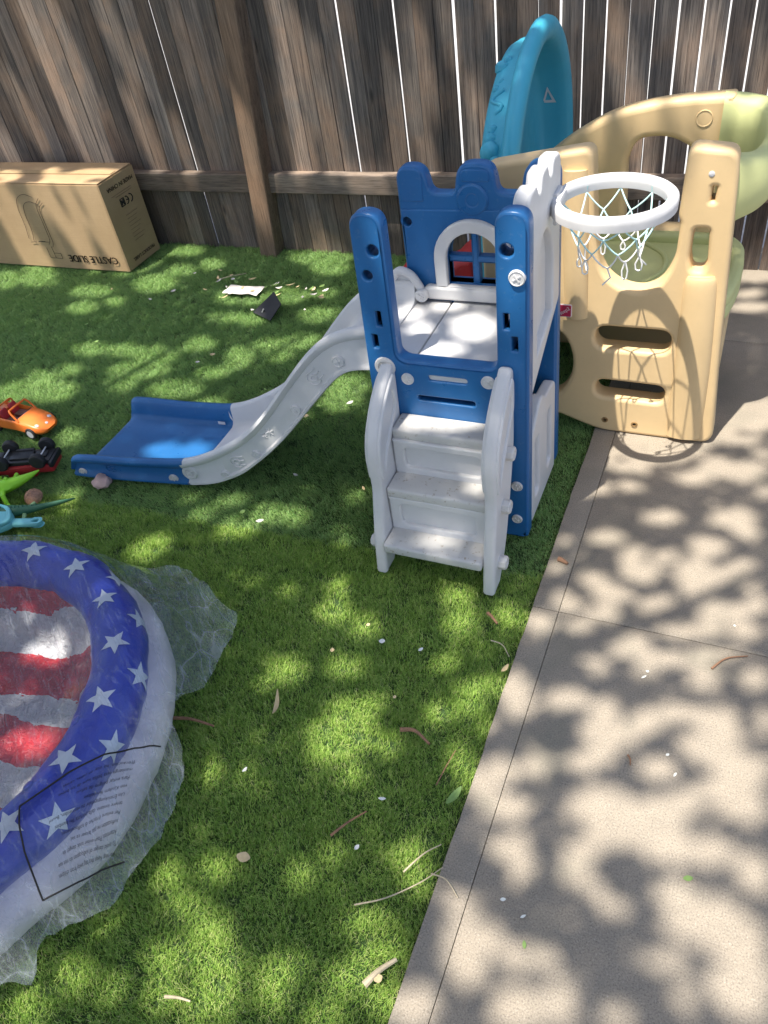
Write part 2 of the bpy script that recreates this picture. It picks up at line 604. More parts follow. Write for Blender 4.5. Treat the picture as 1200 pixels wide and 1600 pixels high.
# ---- wooden fence
def wood(name, dark, light, warm, scale=1.0):
    m, nt, b = nmat(name)
    p = geo_pos(nt)
    oi = nt.nodes.new('ShaderNodeObjectInfo')
    off = nt.nodes.new('ShaderNodeVectorMath'); off.operation = 'MULTIPLY_ADD'
    cb = nt.nodes.new('ShaderNodeCombineXYZ')
    for i in range(3): nt.links.new(oi.outputs['Random'], cb.inputs[i])
    nt.links.new(cb.outputs[0], off.inputs[0]); off.inputs[1].default_value = (31.0, 17.0, 7.0)
    nt.links.new(p, off.inputs[2])
    q = off.outputs[0]
    if name.startswith('rail'):
        st, st2 = (2.2, 50, 50), (9, 380, 380)
    else:
        st, st2 = (70, 70, 2.0), (420, 420, 7)
    grain = tex_noise(nt, scale, 6, 0.62, vscale(nt, q, st), 0.6)
    fine = tex_noise(nt, scale, 4, 0.7, vscale(nt, q, st2))
    blot = tex_noise(nt, 3.0, 4, 0.6, q, 0.5)
    c = ramp(nt, grain, [(0.28, dark), (0.5, tuple((a + b_) / 2 for a, b_ in zip(dark, light))), (0.72, light)])
    c = mix(nt, ramp(nt, blot, [(0.42, 0.0), (0.68, 0.7)]), c, warm)
    c = mix(nt, ramp(nt, fine, [(0.36, 0.65), (0.52, 0.0)]), c, tuple(x * 0.3 for x in dark))
    vo = nt.nodes.new('ShaderNodeTexVoronoi')
    vo.inputs['Scale'].default_value = 1.0
    nt.links.new(vscale(nt, q, (7, 7, 2.2) if not name.startswith('rail') else (2.2, 7, 7)), vo.inputs['Vector'])
    c = mix(nt, ramp(nt, vo.outputs['Distance'], [(0.035, 0.85), (0.10, 0.0)]), c, tuple(x * 0.45 for x in dark))
    hsv = nt.nodes.new('ShaderNodeHueSaturation')
    mr = nt.nodes.new('ShaderNodeMapRange')
    mr.inputs[3].default_value = 0.62; mr.inputs[4].default_value = 1.35
    nt.links.new(oi.outputs['Random'], mr.inputs[0]); nt.links.new(mr.outputs[0], hsv.inputs['Value'])
    nt.links.new(c, hsv.inputs['Color'])
    nt.links.new(hsv.outputs[0], b.inputs['Base Color'])
    b.inputs['Roughness'].default_value = 0.85
    b.inputs['Specular IOR Level'].default_value = 0.2
    bump(nt, b, mix(nt, 0.5, grain, fine), 0.7, 0.003)
    return m
WOOD = wood('weathered_redwood_board', (0.068, 0.061, 0.062), (0.29, 0.243, 0.205), (0.32, 0.212, 0.145))
RAILW = wood('rail_weathered_redwood', (0.13, 0.105, 0.09), (0.30, 0.24, 0.19), (0.26, 0.18, 0.125))
POSTW = wood('post_redwood', (0.13, 0.09, 0.065), (0.31, 0.22, 0.155), (0.30, 0.18, 0.11))
fence = thing('fence', 'tall weathered brown wooden board fence across the back of the yard', 'fence', (-1.8, FENCE_Y, 0))
PITCH = 0.0888
WIDE = {0: .006, 1: .0075, 2: .0055, 3: .007, 4: .0015, 5: .002, 6: .006, 7: .0045, 8: .0065, 9: .0025, 11: .005, 13: .0095, 16: .005, 19: .0055, 30: .0005}
k = -18
def gapx(k): return -0.106 - PITCH * k
prev = gapx(-18)
for k in range(-17, 58):
    # board between gap k (left end) and gap k-1 (right end)
    xr, xl = gapx(k - 1), gapx(k)
    def gw(kk, x): return WIDE.get(kk, 0.0018 if kk > 0 else 0.006) + (0.013 * abs(x) / 3.5 if kk in WIDE else 0)
    r = xr - gw(k - 1, xr) / 2
    l = xl + gw(k, xl) / 2
    y0 = FENCE_Y + rng.uniform(0, 0.005)
    tilt = rng.uniform(-0.0012, 0.0012)
    nz_ = 10
    bm = bmesh.new()
    rings = []
    top = 1.80 + rng.uniform(-0.01, 0.01)
    for i in range(nz_ + 1):
        z = -0.02 + (top + 0.02) * i / nz_
        wv = 0.0012 * noise.noise(Vector((k * 3.1, z * 2.2, 0)))
        yb = y0 + 0.002 * noise.noise(Vector((k * 1.7, z * 1.1, 5)))
        a, b_ = l + tilt * z + wv, r + tilt * z + wv * 0.5
        rings.append([bm.verts.new(v) for v in ((a, yb + 0.012, z), (a, yb + 0.0015, z), (a + 0.0015, yb, z), (b_ - 0.0015, yb, z), (b_, yb + 0.0015, z), (b_, yb + 0.012, z))])
    for i in range(nz_):
        for q in range(6):
            bm.faces.new((rings[i][q], rings[i][(q + 1) % 6], rings[i + 1][(q + 1) % 6], rings[i + 1][q]))
    bm.faces.new(rings[0]); bm.faces.new(rings[-1])
    fin('board', from_bm(bm), WOOD, fence, angle=30)
PX = -2.36
for (xa, xb) in ((-6.0, PX - 0.055), (PX + 0.055, 0.35), (0.352, 1.6)):
    bm = bmesh.new()
    n = int((xb - xa) / 0.12) + 1
    rings = []
    for i in range(n + 1):
        x = xa + (xb - xa) * i / n
        dz = 0.004 * noise.noise(Vector((x * 1.3, 0, 2))) + 0.002 * noise.noise(Vector((x * 9, 0, 3)))
        rings.append([bm.verts.new(v) for v in ((x, 3.518, 0.315 + dz), (x, 3.476, 0.315 + dz), (x, 3.472, 0.319 + dz), (x, 3.472, 0.408 + dz), (x, 3.476, 0.413 + dz), (x, 3.518, 0.413 + dz))])
    for i in range(n):
        for q in range(6):
            bm.faces.new((rings[i][q], rings[i][(q + 1) % 6], rings[i + 1][(q + 1) % 6], rings[i + 1][q]))
    bm.faces.new(rings[0]); bm.faces.new(rings[-1])
    fin('rail', from_bm(bm), RAILW, fence, angle=30)
    bm = bmesh.new()
# post, leaning a little
bm = bmesh.new()
rings = []
for i in range(13):
    t = i / 12
    z = -0.04 + 1.84 * t
    cx = -2.385 + 0.095 * t * 1.6
    w = 0.052 + 0.003 * noise.noise(Vector((0, z * 5, 0)))
    y0, y1 = 3.425, 3.517
    rings.append([bm.verts.new(v) for v in ((cx - w, y1, z), (cx - w, y0 + 0.005, z), (cx - w + 0.005, y0, z), (cx + w - 0.005, y0, z), (cx + w, y0 + 0.005, z), (cx + w, y1, z))])
for i in range(12):
    for q in range(6):
        bm.faces.new((rings[i][q], rings[i][(q + 1) % 6], rings[i + 1][(q + 1) % 6], rings[i + 1][q]))
bm.faces.new(rings[0]); bm.faces.new(rings[-1])
fin('post', from_bm(bm), POSTW, fence, angle=30)

